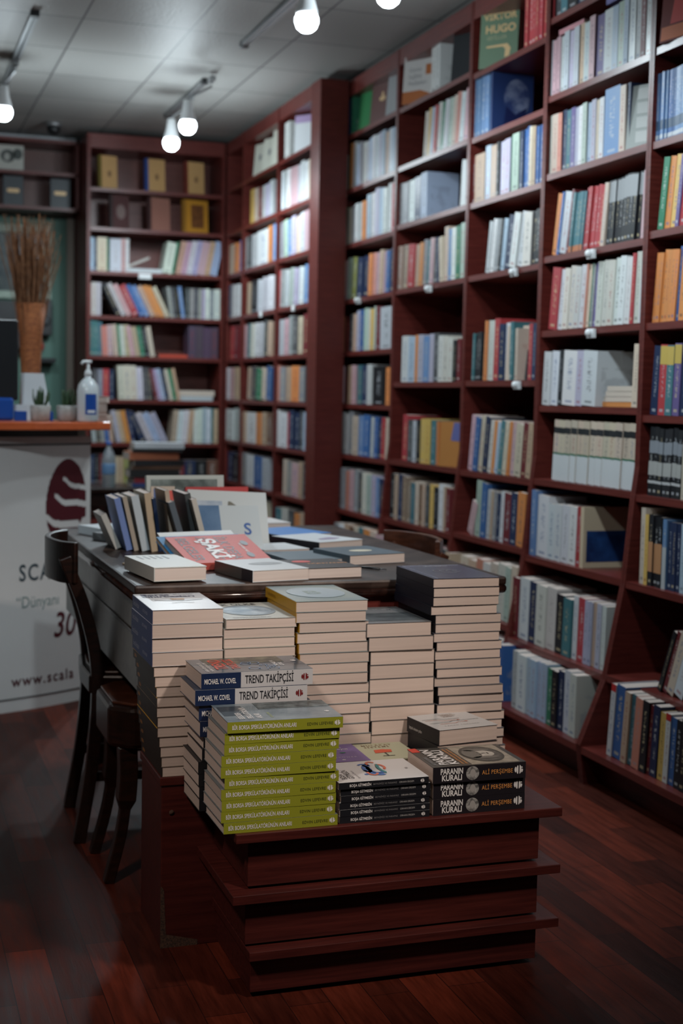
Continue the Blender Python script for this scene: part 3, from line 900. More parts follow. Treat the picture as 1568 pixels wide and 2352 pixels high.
# eighth shelf: cream book with blue picture, its cover faces the camera side
Mx = Matrix.Translation((2.242, px(1337, 1300, 2.242).y, ZD[2] + TH + .001)) @ MSTAND
r_, cv = shelf_single(Mx, .205, .175, .022, (.58, .47, .33), 'cream book with a dark blue picture, its cover turned to the room')
b = MB().box(.02, .125, .012, .17, -.0006, 0); b.build('cover_picture', noisy('blue_night_picture', (.008, .02, .08), (.02, .07, .22), ns=12, rough=.4), cv)

# victor hugo cover, blue portrait book, white bicycle book and others in the middle bays
r_, cv = faceout(2.305, 5.02, ZCB[8] + TH + .001, .25, .165, .045, (.13, .20, .13), 'green and tan facing book on the top shelf of the middle bay', yaw=-38, lean=3)
G_ = mat('tan_cover_print', (.62, .42, .20), .45)
letter(cv, 'VİKTOR', .036, MF(.045, .185, .014), G_, bold=.03, xs=1.05)
letter(cv, 'HUGO', .042, MF(.045, .135, .022), G_, bold=.03, xs=1.05)
letter(cv, 'SEFİLLER', .020, MF(.045, .108, .03), mat('olive_cover_print', (.34, .34, .2), .45), xs=1.1)
flat(cv, [[(.03, .085), (.12, .088), (.135, .07), (.13, .04), (.11, .035), (.112, .068), (.1, .078), (.03, .078)]], G_, MF(.045, 0, 0), 'cover_picture')
Mx = Matrix.Translation((2.275, 4.995, ZCB[7] + TH + .001)) @ MSTAND
r_, cv = shelf_single(Mx, .225, .175, .012, (.025, .05, .16), 'dark blue book with a large bearded face on its cover, middle bay')
PF = noisy('blue_face_print', (.035, .06, .18), (.22, .27, .42), ns=16, rough=.4, lo=.42, hi=.6)
mfc = Matrix(((0, 1, 0, 0), (1, 0, 0, 0), (0, 0, -1, -.0006), (0, 0, 0, 1)))
flat(cv, [[(p[0], p[1]) for p in ell(.105, .13, .055, .075)]], PF, mfc, 'cover_picture')
flat(cv, [[(.05, .03), (.13, .03), (.15, .1), (.10, .07), (.06, .1)]], mat('deep_blue_print', (.012, .02, .09), .4), mfc @ Matrix.Translation((0, 0, .0003)), 'cover_picture')
r_, cv = faceout(2.36, 5.30, ZB[6] + TH + .001, .205, .15, .02, (.60, .62, .62), 'white facing book with a grey cyclist drawing, middle shelf', yaw=-48, lean=5)
flat(cv, [ell(.05, .05, .028, .028), ell(.11, .055, .028, .028), [(.05, .07), (.09, .13), (.12, .10), (.1, .06)]], mat('grey_drawing', (.28, .27, .25), .5), MF(.02, 0, 0), 'cover_picture')
r_, cv = faceout(2.29, 5.83, ZB[8] + TH + .001, .21, .17, .02, (.62, .60, .58), 'white and orange facing book, top shelf left of the black one', yaw=-30, lean=4)
OR_ = mat('orange_brown_print', (.45, .14, .04), .5)
flat(cv, [[(0, 0), (.17, 0), (.17, .03), (.10, .055), (0, .055)], [(.125, .12), (.165, .12), (.165, .165), (.125, .165)]], OR_, MF(.02, 0, 0), 'cover_picture')
letter(cv, 'Günün', .026, MF(.02, .14, .03), M_INKG)
letter(cv, 'Sağlıklı', .026, MF(.02, .11, .03), M_INKG)
letter(cv, 'Mutfakları', .026, MF(.02, .08, .03), M_INKG)
r_, cv = faceout(2.31, 5.33, ZB[8] + TH + .001, .235, .175, .02, (.03, .033, .036), 'black facing book with a small green mark, top shelf', yaw=-25, lean=4)
flat(cv, [ell(.12, .14, .022, .02)], mat('olive_green_mark', (.10, .14, .02), .5), MF(.02, 0, 0), 'cover_picture')
r_, cv = faceout(2.30, 5.31, ZB[3] + TH + .001, .19, .16, .02, (.42, .18, .05), 'orange-brown facing book with a violet patch, lower shelf', yaw=-40, lean=4)
flat(cv, [[(.05, .11), (.155, .10), (.155, .185), (.06, .185)]], mat('violet_patch', (.11, .12, .30), .5), MF(.02, 0, 0), 'cover_picture')
r_, cv = faceout(2.31, 4.72, ZCB[4] + TH + .001, .205, .155, .018, (.55, .45, .37), 'cream facing book with a dark figure, middle bay', yaw=-38, lean=4)
flat(cv, [ell(.085, .09, .018, .025), [(.04, .0), (.14, .0), (.13, .045), (.1, .065), (.07, .065), (.05, .04)]], mat('dark_figure_print', (.02, .025, .03), .5), MF(.018, 0, 0), 'cover_picture')
# top shelf, bay beside the pillar
for (yy, c, lb) in [(6.53, (.04, .22, .08), 'tall green facing book on the top shelf near the pillar'),
                    (6.36, (.13, .06, .055), 'tall brown facing book with a small gold mark near the pillar'),
                    (6.14, (.33, .34, .35), 'tall grey facing book on the top shelf, right of the brown one')]:
    r_, cv = faceout(2.30, yy, ZA[9] + TH + .001, .225, .155, .03, c, lb, yaw=-12, lean=5)
    if c[0] == .13: flat(cv, [ell(.10, .12, .028, .012), ell(.10, .14, .010, .012)], M_GOLD, MF(.03, 0, 0), 'emblem')
# far bookcase tops
r_, cv = faceout(XFF + .06, 7.14, ZF[9] + TH + .001, .205, .14, .045, (.60, .62, .64), 'white boxed book with a lavender band, far top shelf', yaw=-35, lean=2)
front_panel(cv, .165, .205, 0, .14, .045, mat('lavender_band', (.36, .26, .44), .5), 'cover_panel')
for i, (yy, lb, hh) in enumerate([(8.02, 'cream facing book on the far top shelf, left one', .2), (7.82, 'cream facing book on the far top shelf, middle one', .2), (7.63, 'taller cream facing book on the far top shelf, right one', .235)]):
    r_, cv = faceout(XFF + .05 + .0 * i, yy, ZF[9] + TH + .001, hh, .15, .018, (.58, .58, .50), lb, yaw=-15, lean=5)
    flat(cv, [ell(.07, .12, .015, .02)], M_INKG, MF(.018, 0, 0), 'cover_picture')


# back-wall bookcase: six facing books with their spines at the left
def facing_back(x, z, l, w, t, c, sp, label):
    B = Matrix(((0, 1, 0, 0), (0, 0, -1, 0), (1, 0, 0, 0), (0, 0, 0, 1)))
    M = Matrix.Translation((x, 8.68, z)) @ Euler((R(-4), 0, R(12))).to_matrix().to_4x4() @ B
    r_, cv = shelf_single(M, l, w, t, c, label)
    MB().box(0, l, -.02, -.001, 0, t).build('spine_cover', mat('spine_colour', sp, .4), cv)
    return cv


c_tan = (.55, .33, .14)
for (x, c, sp, lb, w, lev) in [
    (1.33, c_tan, (.14, .10, .01), 'tan gilt book with a green spine, left on the back top shelf', .10, 9),
    (1.62, c_tan, (.03, .07, .26), 'tan gilt book with a blue spine, middle of the back top shelf', .11, 9),
    (1.87, c_tan, (.16, .03, .02), 'tan gilt book with a red spine, right on the back top shelf', .11, 9),
    (1.40, (.085, .035, .035), (.03, .015, .015), 'ornate dark brown book on the back second shelf', .105, 8),
    (1.64, (.32, .145, .11), (.05, .02, .02), 'plain rose-brown book on the back second shelf', .125, 8),
    (1.86, (.52, .24, .03), (.30, .14, .02), 'golden framed book on the back second shelf', .15, 8)]:
    hh = .20 if lev == 9 else .205
    cv = facing_back(x, ZK[lev] + TH + .001, hh, w, .03, c, sp, lb)
    if lev == 9:
        flat(cv, [ell(w / 2, hh * .45, .012, .02)], mat('bronze_print', (.22, .12, .05), .5), MF(.03, 0, 0), 'cover_picture')
    elif c[0] == .52:
        front_panel(cv, .03, hh - .03, .035, w - .03, .03, noisy('brown_ornament', (.10, .035, .01), (.22, .08, .02), ns=60, rough=.5), 'cover_panel')
    elif c[0] == .085:
        flat(cv, [ell(w / 2, hh * .5, .03, .045)], mat('silver_ornament', (.2, .14, .13), .5), MF(.03, 0, 0), 'cover_picture')
# lying books on the back shelves
for (x, z, rz, ry, l, w, t, c, lb) in [
    (1.50, ZK[7] + TH, 0, 0, .23, .15, .028, (.56, .60, .62), 'white book lying flat on the back shelf'),
    (1.50, ZK[7] + TH + .029, 0, -24, .15, .12, .014, (.50, .46, .42), 'thin book propped slantwise on the flat white one'),
    (1.70, ZK[5] + TH, 0, 0, .20, .12, .02, (.50, .07, .04), 'red book lying flat on the back shelf'),
    (1.82, ZK[4] + TH, 0, 0, .23, .15, .030, (.45, .50, .52), 'pale book lying flat, lower of two, back shelf'),
    (1.83, ZK[4] + TH + .031, 0, 0, .23, .15, .034, (.58, .50, .42), 'cream book lying flat, upper of two, back shelf')]:
    STUFF.book(MZ(x, 8.66, z + .001, R(rz), 0, R(ry)), l, w, t, c, (.1, .1, .1), .5, 0)

# shelf-edge label clips
for (x, y, lb) in [(1360, 583, 'white label clip on the edge below the black-and-grey series'), (1360, 765, 'white label clip on the edge below the white series'),
                   (1183, 625, 'white label clip in the middle bay, fourth edge down'), (987, 663, 'white label clip below the red-spined book'),
                   (825, 690, 'white label clip beside the pillar'), (1190, 884, 'white label clip below the facing cream book')]:
    P = px(x, y, 2.262)
    o = MB().box(-.012, -.002, -.022, .022, -.016, .014).lathe([(.001, 0), (.012, .002), (.014, .008), (.010, .014), (.001, .016)], 12,
        M=Matrix.Translation((-.012, 0, 0)) @ Euler((0, R(-90), 0)).to_matrix().to_4x4()).build('shelf_label', M_LAMPW)
    o.location = (2.265, P.y, P.z); tag(o, lb, 'shelf label', 'white clips on the shelf edges')
for (x, y, lb) in [(675, 708, 'white label clip on the far bookcase, right one'), (600, 722, 'white label clip on the far bookcase, left one')]:
    P = px(x, y, XFF)
    o = MB().box(-.012, -.002, -.022, .022, -.016, .014).build('shelf_label', M_LAMPW, bevel=.003)
    o.location = (XFF + .003, P.y, P.z); tag(o, lb, 'shelf label', 'white clips on the shelf edges')
o = MB().box(-.04, .04, -.012, -.002, -.022, .012).build('shelf_label', M_LAMPW, bevel=.003)
o.location = (1.60, 8.627, ZK[7] + .005); tag(o, 'white label clip on the back bookcase below the flat books', 'shelf label', 'white clips on the shelf edges')

# ------------------------------------------------------------------ tiered display and pedestal
root = empty('display_plinth', (1.01, 2.71, 0), 0, 'low mahogany three-tier display box carrying the green-spined books', 'display stand')
inv = Matrix.Translation((-1.01, -2.71, 0))
zt = 0
for k, (bz0, bz1, x0) in enumerate([(.012, .088, .700), (.112, .205, .688), (.230, .328, .692)]):
    MB().box(x0, 1.330, 2.576, 2.864, bz0, bz1, M=inv).build('drawer_box', M_TIER, root, bevel=.0015)
    MB().box(x0 + .05, x0 + .10, 2.60, 2.85, bz0 - .012, bz0 + .001, M=inv).build('batten', M_TIER, root)
    MB().box(1.22, 1.28, 2.60, 2.85, bz0 - .012, bz0 + .001, M=inv).build('batten', M_TIER, root)
    lip = (.690, .655, .660)[k]
    MB().box(lip, 1.368, 2.546, 2.866, bz1, bz1 + .019, M=inv).build('tier_board', M_TIER, root, bevel=.0015)
ZT = .347
root = empty('pedestal', (.98, 2.99, 0), 0, 'dark mahogany pedestal carrying the tall stacks of books', 'pedestal')
inv = Matrix.Translation((-.98, -2.99, 0))
MB().box(.578, 1.395, 2.873, 3.105, 0, .36, M=inv).build('pedestal_body', M_TIER, root, bevel=.002)
MB().box(.574, 1.399, 2.869, 3.108, .36, .379, M=inv).build('top_board', M_TIER, root, bevel=.002)
MB().add([(.5775, 2.872, .0), (.5775, 2.872, .14), (.585, 2.8722, .13), (.590, 2.8722, .03), (.66, 2.8722, .012), (.66, 2.8722, 0)], [(0, 1, 2, 3, 4, 5)], M=inv).build('chipped_edge', M_EDGE, root)
MB().lathe([(.001, .0), (.005, .001), (.006, .002), (.001, .003)], 12, M=inv @ Matrix.Translation((.60, 2.8735, .30)) @ Euler((R(90), 0, 0)).to_matrix().to_4x4()).build('screw_cap', M_EDGE, root)
ZP = .379


# ------------------------------------------------------------------ front piles
def pile(n, x, y, z, rz, l, w, t, label, group, col, ink=(.02, .02, .02), share=None, deco=None, jx=.003, jy=.003, jr=.8, drift=(0, 0), offs=None, prt=0., lab0=0, bands=(), ntot=None, brd=None):
    """stack from bottom to top, n books; label has %s for the place in the pile"""
    out = []
    first = None
    ntot = ntot or n
    for k in range(n):
        dx, dy = rnd.uniform(-jx, jx), rnd.uniform(0, jy)
        if offs: dx, dy = dx * .3 + offs[k % len(offs)][0], dy
        a = R(rz + rnd.uniform(-jr, jr))
        zz = z + k * (t + .0004)
        M = MZ(x + dx + drift[0] * k, y + dy + drift[1] * k, zz + .0003, a)
        NBOOK[0] += 1
        pos = ntot - lab0 - k
        lab = label % (ORD[pos - 1] if pos > 1 else 'topmost')
        r_, cv = book_obj(M, l, w, t, col, ink, .45, prt=prt, label=lab, share=share, bands=bands, cov=.0005, brd=brd)
        if deco:
            if first is None:
                deco(cv, r_); first = cv
            else:
                for ch in list(first.children):
                    c = ch.copy(); SC.collection.objects.link(c); c.parent = cv; c.matrix_basis = ch.matrix_basis.copy()
        out.append((r_, cv))
    return out, z + n * (t + .0004)


def TS(x, z): return Matrix.Translation((x, -.0008, z)) @ MSPINE
def TT(x, y, t): return Matrix.Translation((x, y, t + .0005)) @ MTOP


# green-spined pile
GT = .0218


def deco_green(cv, r_):
    letter(cv, 'BİR BORSA SPEKÜLATÖRÜNÜN ANILARI', .0118, TS(.009, .0068), M_INKW, 'spine_title', bold=.016, fit=.129)
    letter(cv, 'EDVIN LEFEVRE', .0086, TS(.160, .0078), M_INKDG, 'spine_author', spacing=1.12, fit=.053)
    flat(cv, flame(.0060), M_INKW, TS(.2225, .011), 'emblem')


SLATE = noisy('misty_slate_cover', (.10, .145, .18), (.26, .32, .36), (1, 1, 1), 14.0, .3, lo=.35, hi=.7, coat=.2)
P1, ztop = pile(10, .634, 2.556, ZT, 0, .234, .152, GT, 'lime-green-spined paperback, %s in the front left pile', None,
                (.25, .27, .022), share='green', deco=deco_green, brd=(.15, .17, .18), jx=.004, jy=.0015, jr=.7)
cv = P1[-1][1]
P1[-1][0].matrix_world = MZ(.641, 2.552, ztop - GT + .0003 - .0004 + .0004, R(-1.2))
front_panel(cv, .0, .234, .0008, .152, GT, SLATE, 'front_cover')
front_panel(cv, .085, .234, .095, .152, GT + .0005, noisy('dark_engraving', (.03, .045, .05), (.14, .18, .19), ns=40, rough=.35, lo=.4, hi=.65), 'cover_picture')
front_panel(cv, .005, .055, .05, .13, GT + .0005, mat('deep_slate_block', (.035, .05, .065), .35), 'cover_panel')
for k, s in enumerate(['BİR BORSA', 'SPEKÜLATÖRÜNÜN', 'ANILARI']):
    letter(cv, s, .017, TT(.040 + .018 * k, .018, GT + .0009), M_INKW, 'front_title', bold=.015, xs=.62)
letter(cv, 'EDVIN LEFEVRE', .008, TT(.098, .02, GT + .0009), mat('lime_print', (.34, .40, .08), .4), 'front_author', xs=.8)
flat(cv, flame(.006), M_INKW, TT(.215, .05, GT + .0009), 'emblem')

# navy and white pile behind it
def deco_black(cv, r_):
    letter(cv, 'YATIRIM', .012, TS(.02, .008), M_INKG, 'spine_title', xs=.8)


P2, z2 = pile(6, .626, 2.7125, ZT, 0, .232, .148, .0255, 'black-spined paperback, %s of the pile behind the green spines', None, (.012, .013, .016), share='blk',
              ntot=10, jx=.006, jy=.002, jr=.4)


def deco_trend(cv, r_):
    t = .0325
    MB().box(0, .083, -.0007, 0, .0002, t - .0002).build('spine_panel', M_NAVY, cv)
    letter(cv, 'MICHAEL W. COVEL', .0150, Matrix.Translation((.006, -.0012, .0105)) @ MSPINE, M_INKW, 'spine_author', bold=.014, fit=.067)
    letter(cv, 'TREND TAKİPÇİSİ', .0240, TS(.092, .0085), M_INKB, 'spine_title', bold=.010, fit=.104)
    flat(cv, flame(.0080), M_INKSR, TS(.221, .0170), 'emblem')


P3, z3 = pile(4, .622, 2.7125, z2, 0, .238, .148, .0325, 'navy-and-white-spined paperback, %s of the pile behind the green spines', None, (.50, .51, .53), share='trend', brd=(.03, .05, .09),
              deco=deco_trend, jx=.004, jy=.002, jr=.3, lab0=6, ntot=10)
P3[-2][0].matrix_world = MZ(.612, 2.708, z3 - .0329 * 2 + .0003, R(0))
P3[-1][0].matrix_world = MZ(.625, 2.711, z3 - .0329 + .0003, R(.5))
cv = P3[-1][1]; tt = .0325
front_panel(cv, 0, .238, .0008, .148, tt, noisy('navy_grey_cover', (.055, .085, .125), (.15, .20, .24), ns=10, rough=.25, lo=.35, hi=.7, coat=.3), 'front_cover')
front_panel(cv, .03, .200, .085, .148, tt + .0005, noisy('coral_reef_picture', (.04, .055, .055), (.16, .17, .13), ns=50, rough=.3, lo=.4, hi=.65), 'cover_picture')
REDP = mat('bright_red_print', (.62, .09, .06), .4)
letter(cv, 'TREND', .037, TT(.066, .030, tt + .0010), REDP, 'front_title', bold=.02, xs=.85)
letter(cv, 'TAKİPÇİSİ', .026, TT(.092, .030, tt + .0010), REDP, 'front_title', bold=.02, xs=.8)
for k in range(2): letter(cv, 'YENİ BASKI YATIRIMCININ ELKİTABI' if k else 'GÜNCELLENMİŞ VE GENİŞLETİLMİŞ', .008, TT(.020 + .011 * k, .012, tt + .0010), M_INKW, 'cover_note', xs=.7, bold=.01)
letter(cv, 'MICHAEL W.', .012, TT(.178, .045, tt + .0010), M_INKW, 'front_author', xs=.8, bold=.02)
letter(cv, 'COVEL', .012, TT(.190, .045, tt + .0010), M_INKW, 'front_author', xs=.8, bold=.02)
BLP = mat('hazy_blue_rings', (.16, .26, .42), .4)
rg = []
for k in range(11):
    a, bb, rr = rnd.uniform(.108, .165), rnd.uniform(.02, .085), rnd.uniform(.007, .013)
    o_, i_ = ell(bb, -a, rr, rr, 20), ell(bb, -a, rr * .78, rr * .78, 20)
    for q in range(20):
        q2 = (q + 1) % 20
        rg.append([o_[q], o_[q2], i_[q2], i_[q]])
flat(cv, rg, BLP, TT(0, 0, tt + .0011), 'cover_picture')
flat(cv, flame(.007), M_INKW, TT(.222, .09, tt + .0010), 'emblem')


# thin black spines, white covers
def deco_bosa(cv, r_):
    letter(cv, 'BOŞA GİTMESİN', .0074, TS(.0225, .0044), M_INKW, 'spine_title', bold=.02, fit=.046)
    letter(cv, 'BEYNİMİZ VE PARAMIZ', .0048, TS(.073, .0052), M_INKG, 'spine_subtitle', spacing=1.1, fit=.051)
    letter(cv, 'ORHAN ERDEM', .0054, TS(.129, .0050), mat('light_grey_print', (.4, .4, .4), .5), 'spine_author', fit=.032)
    flat(cv, flame(.0042), M_INKW, TS(.180, .0070), 'emblem')


P4, z4 = pile(6, .8775, 2.560, ZT, .3, .194, .145, .0138, 'thin black-spined white paperback, %s of the front middle pile', None, (.012, .013, .017), share='bosa', brd=(.55, .57, .58),
              deco=deco_bosa, jx=.002, jy=.0008, jr=.2)
cv = P4[-1][1]; tt = .0138
P4[-1][0].matrix_world = MZ(.872, 2.556, z4 - .0142 + .0003, R(.3))
front_panel(cv, 0, .194, .0008, .145, tt, mat('white_glossy_cover', (.60, .62, .64), .25), 'front_cover')
letter(cv, 'BOŞA', .017, TT(.026, .020, tt + .0009), M_INKB, 'front_title', xs=.8)
letter(cv, 'GİTMESİN', .017, TT(.042, .020, tt + .0009), M_INKB, 'front_title', xs=.8)
letter(cv, 'Beynimiz ve Paramız', .007, TT(.054, .02, tt + .0009), M_INKG, 'cover_note')
brain_b, brain_r, brain_t = [], [], []
for (cx, cy, rx, ry, a0, a1, lst) in [(.075, -.105, .045, .026, 10, 200, 0), (.075, -.105, .033, .018, 40, 230, 0), (.085, -.082, .034, .016, 180, 330, 0), (.05, -.09, .018, .012, 60, 260, 1),
                                      (.09, -.12, .022, .012, 200, 380, 1), (.105, -.09, .016, .014, 250, 420, 0), (.075, -.125, .04, .014, 20, 150, 2), (.06, -.075, .02, .01, 150, 330, 0), (.115, -.11, .018, .012, 300, 470, 1)]:
    n = 14
    o1, i1 = ell(cx, cy, rx, ry, n, a0, a1), ell(cx, cy, rx * .66, ry * .55, n, a0, a1)
    (brain_b, brain_r, brain_t)[lst] .extend([[o1[q], o1[q + 1], i1[q + 1], i1[q]] for q in range(n)])
flat(cv, brain_b, mat('cobalt_print', (.03, .13, .42), .4), TT(0, 0, tt + .0011), 'cover_picture')
flat(cv, brain_r, mat('coral_print', (.58, .14, .08), .4), TT(0, 0, tt + .0013), 'cover_picture')
flat(cv, brain_t, mat('teal_print', (.02, .2, .22), .4), TT(0, 0, tt + .0015), 'cover_picture')
flat(cv, flame(.004), M_INKG, TT(.172, .07, tt + .0010), 'emblem')


# thick black spines with portrait roundel
def deco_par(cv, r_):
    letter(cv, 'PARANIN', .0168, TS(.016, .0185), M_INKW, 'spine_title', bold=.03, fit=.050)
    letter(cv, 'KURALI', .0168, TS(.019, .0050), M_INKW, 'spine_title', bold=.03, fit=.045)
    flat(cv, [ell(.0875, .0175, .0146, .0146)], noisy('engraved_roundel', (.10, .10, .10), (.36, .36, .35), ns=110, rough=.5, lo=.4, hi=.6), TS(0, 0), 'portrait_roundel')
    flat(cv, [ell(.0880, .018, .006, .0085)], mat('roundel_face', (.34, .33, .32), .5), TS(0, 0) @ Matrix.Translation((0, 0, .0002)), 'portrait_roundel')
    letter(cv, 'ALİ PERŞEMBE', .0128, TS(.109, .0130), M_INKO, 'spine_author', spacing=1.1, fit=.069)
    flat(cv, flame(.0098), M_INKW, TS(.192, .0185), 'emblem')


P5, z5 = pile(3, 1.079, 2.560, ZT, .3, .208, .150, .0338, 'thick black-spined paperback, %s of the front right pile', None, (.014, .012, .016), share='par', brd=(.10, .095, .085),
              deco=deco_par, jx=.002, jy=.001, jr=.3)
P5[0][0].matrix_world = MZ(1.0785, 2.560, ZT + .0003, R(.6))
P5[2][0].matrix_world = MZ(1.0745, 2.5555, z5 - .0342 + .0003, R(-.6))
cv = P5[-1][1]; tt = .0338
front_panel(cv, 0, .208, .0008, .150, tt, mat('charcoal_cover', (.055, .055, .05), .3), 'front_cover')
front_panel(cv, .088, .196, .005, .146, tt + .0005, noisy('sepia_banknote_ground', (.26, .24, .20), (.40, .37, .31), ns=60, rough=.5), 'cover_picture')
flat(cv, [ell(.076, -.140, .062, .046, 32)], mat('dark_oval_border', (.07, .068, .06), .5), TT(0, 0, tt + .0012), 'portrait_oval')
flat(cv, [ell(.076, -.140, .056, .040, 32)], noisy('engraved_grey', (.06, .06, .055), (.15, .145, .135), (60, 8, 1), 6, .5, lo=.4, hi=.6), TT(0, 0, tt + .0014), 'portrait_oval')
flat(cv, [ell(.076, -.138, .026, .030, 24)], noisy('engraved_pale_face', (.40, .39, .35), (.55, .53, .49), ns=50, rough=.5), TT(0, 0, tt + .0016), 'portrait_face')
ENG = mat('engraved_dark_lines', (.085, .08, .07), .5)
for pl in ([ell(.076, -.118, .032, .020, 20)], [ell(.047, -.140, .008, .030, 16)], [ell(.105, -.140, .008, .030, 16)]):
    flat(cv, pl, mat('engraved_hair', (.17, .165, .15), .5), TT(0, 0, tt + .0018), 'portrait_hair')
for pl in ([ell(.067, -.134, .004, .0018, 10)], [ell(.085, -.134, .004, .0018, 10)], [ell(.076, -.144, .0022, .006, 10)], [ell(.076, -.154, .007, .0016, 10)]):
    flat(cv, pl, ENG, TT(0, 0, tt + .0020), 'portrait_feature')
letter(cv, 'PARANIN', .028, TT(.040, .012, tt + .0012), M_INKW, 'front_title', bold=.03, xs=1.02)
letter(cv, 'KURALI', .028, TT(.063, .012, tt + .0012), M_INKW, 'front_title', bold=.03, xs=1.2)
letter(cv, 'ALİ PERŞEMBE', .010, TT(.014, .012, tt + .0012), M_INKG, 'front_author')
for k in range(2): letter(cv, 'FİNANS PİYASALARINDA KAZANMA', .0072, TT(.074 + .009 * k, .010, tt + .0012), M_INKO, 'cover_note', bold=.01)
front_panel(cv, 0, .018, .120, .150, tt + .0008, M_INKR, 'red_corner')

# second row on the tier: purple, pale green, white
PUR = (.17, .12, .30)
P6, z6 = pile(3, .8665, 2.864, ZT, -90, .142, .118, .0268, 'purple-covered paperback, %s of the pile behind the thin black spines', None, PUR, share='pur', jx=.001, jy=.0, jr=.2)
P6[-1][0].matrix_world = MZ(.885, 2.864, z6 - .0272 + .0003, R(-91.5))
cv = P6[-1][1]; tt = .0268
for k, s in enumerate(['sayıyı', 'neden', 'söyleyin']): letter(cv, s, .015, TT(.018 + .014 * k, .048, tt), M_INKW, 'front_title', xs=1.0)
letter(cv, 'TÖRÜNER', .010, TT(.112, .036, tt), mat('pale_lilac_print', (.5, .45, .6), .5), 'front_author', spacing=1.5)
flat(cv, [ell(.076, -.072, .007, .004), [(.05, -.07), (.058, -.066), (.05, -.082)]], mat('dark_green_dot', (.02, .15, .10), .5), TT(0, 0, tt + .0003), 'cover_picture')
flat(cv, flame(.004), M_INKW, TT(.128, .062, tt), 'emblem')
P7, z7 = pile(3, .9965, 2.864, ZT, -90, .145, .124, .0258, 'pale green paperback, %s of the pile beside the purple one', None, (.42, .44, .32), share='pgn', jx=.001, jy=0, jr=.2)
cv = P7[-1][1]; tt = .0258
BRP = mat('brown_print', (.20, .10, .05), .5)
letter(cv, 'YETKİNLİK BAZLI', .007, TT(.010, .022, tt), mat('sand_print', (.36, .28, .18), .5), 'cover_note', spacing=1.3)
letter(cv, 'MÜLAKAT', .013, TT(.024, .024, tt), BRP, 'front_title', bold=.01, spacing=1.3)
letter(cv, 'SİSTEMİ', .013, TT(.039, .026, tt), BRP, 'front_title', bold=.01, spacing=1.3)
flat(cv, [[(.035, -.085), (.075, -.082), (.080, -.062), (.06, -.056), (.04, -.06)]], mat('scarlet_print', (.58, .08, .03), .45), TT(0, 0, tt + .0003), 'cover_picture')
flat(cv, [[(.056, -.11), (.059, -.11), (.059, -.085), (.056, -.085)], [(.044, -.112), (.072, -.112), (.072, -.109), (.044, -.109)]], M_INKB, TT(0, 0, tt + .0004), 'cover_picture')
P8, z8 = pile(4, 1.138, 2.862, ZT, -84, .143, .150, .0336, 'black-spined white-covered paperback, %s of the small pile behind the portrait book', None, (.012, .013, .018), share='bas', jx=.002, jy=0, jr=1.0)
cv = P8[-1][1]; tt = .0336
P8[-1][0].matrix_world = MZ(1.136, 2.861, z8 - .0340 + .0003, R(-82))
front_panel(cv, 0, .143, .0008, .15, tt, mat('white_satin_cover', (.56, .59, .61), .3), 'front_cover')
for k, s in enumerate(['başarılı', 'olmanın', 'yolları']): letter(cv, s, .012, TT(.022 + .0095 * k, .070, tt + .0008), BRP, 'front_title', xs=1.0)
letter(cv, 'YAMAN TÖRÜNER', .0078, TT(.118, .030, tt + .0008), M_INKG, 'front_author', spacing=1.5)


def zig(pts, wd):
    out = []
    for a, b in zip(pts, pts[1:]):
        dx, dy = b[0] - a[0], b[1] - a[1]; L = math.hypot(dx, dy); nx, ny = -dy / L * wd, dx / L * wd
        out.append([(a[0] - nx, a[1] - ny), (b[0] - nx, b[1] - ny), (b[0] + nx, b[1] + ny), (a[0] + nx, a[1] + ny)])
    return out


flat(cv, zig([(.01, -.05), (.05, -.05), (.06, -.06), (.10, -.06)], .0008) + zig([(.01, -.085), (.06, -.085), (.07, -.078), (.14, -.078)], .0008), mat('dark_slate_line', (.05, .09, .11), .5), TT(0, 0, tt + .0009), 'cover_picture')
flat(cv, zig([(.012, -.06), (.04, -.06), (.05, -.072), (.09, -.072)], .0009) + zig([(.03, -.097), (.07, -.097), (.08, -.09), (.10, -.09)], .0009) +
     [[(.088, -.068), (.096, -.072), (.088, -.076)], [(.098, -.086), (.106, -.09), (.098, -.094)]], mat('coral_line', (.55, .22, .16), .5), TT(0, 0, tt + .001), 'cover_picture')
letter(cv, 'başarılı olmanın yolları', .010, TS(.012, .010), M_INKW, 'spine_title', xs=.62)

# ------------------------------------------------------------------ tall stacks, page edges to the camera
YF = 2.870


def col(n, x, t, w, l, what, color, share, ntot, lab0, z, drift=0, **kw):
    return pile(n, x, YF + l, z, -90, l, w, t, what, None, color, share=share, drift=(drift, 0), ntot=ntot, lab0=lab0, jx=kw.pop('jx', .003), jy=.004, jr=.5, **kw)


# first stack: black and gold below, dark blue on top
def deco_c1(cv, r_):
    letter(cv, 'BORSA', .010, TS(.02, .006), M_INKO, 'spine_title', xs=.8)


C1, z_ = col(11, .576, .0215, .148, .236, 'black-and-gold-spined paperback, %s of the far left stack', (.018, .014, .010), 'c1b', 15, 0, ZP, brd=(.20, .17, .14), drift=-.0016, deco=deco_c1)
YEL = mat('yellow_strip', (.65, .36, .03), .45)
for k in (10, 8, 7, 4):
    MB().box(0, .236, -.0008, .0, .0196, .0215).build('yellow_edge', YEL, C1[k][1])


TXL = mat('pale_blue_print', (.34, .38, .5), .5)


def deco_c1t(cv, r_):
    letter(cv, 'Borsa Sihirbazları', .017, TS(.015, .010), TXL, 'spine_title', xs=.6)
    letter(cv, 'JACK SCHWAGER', .010, TS(.13, .011), TXL, 'spine_author', xs=.7)


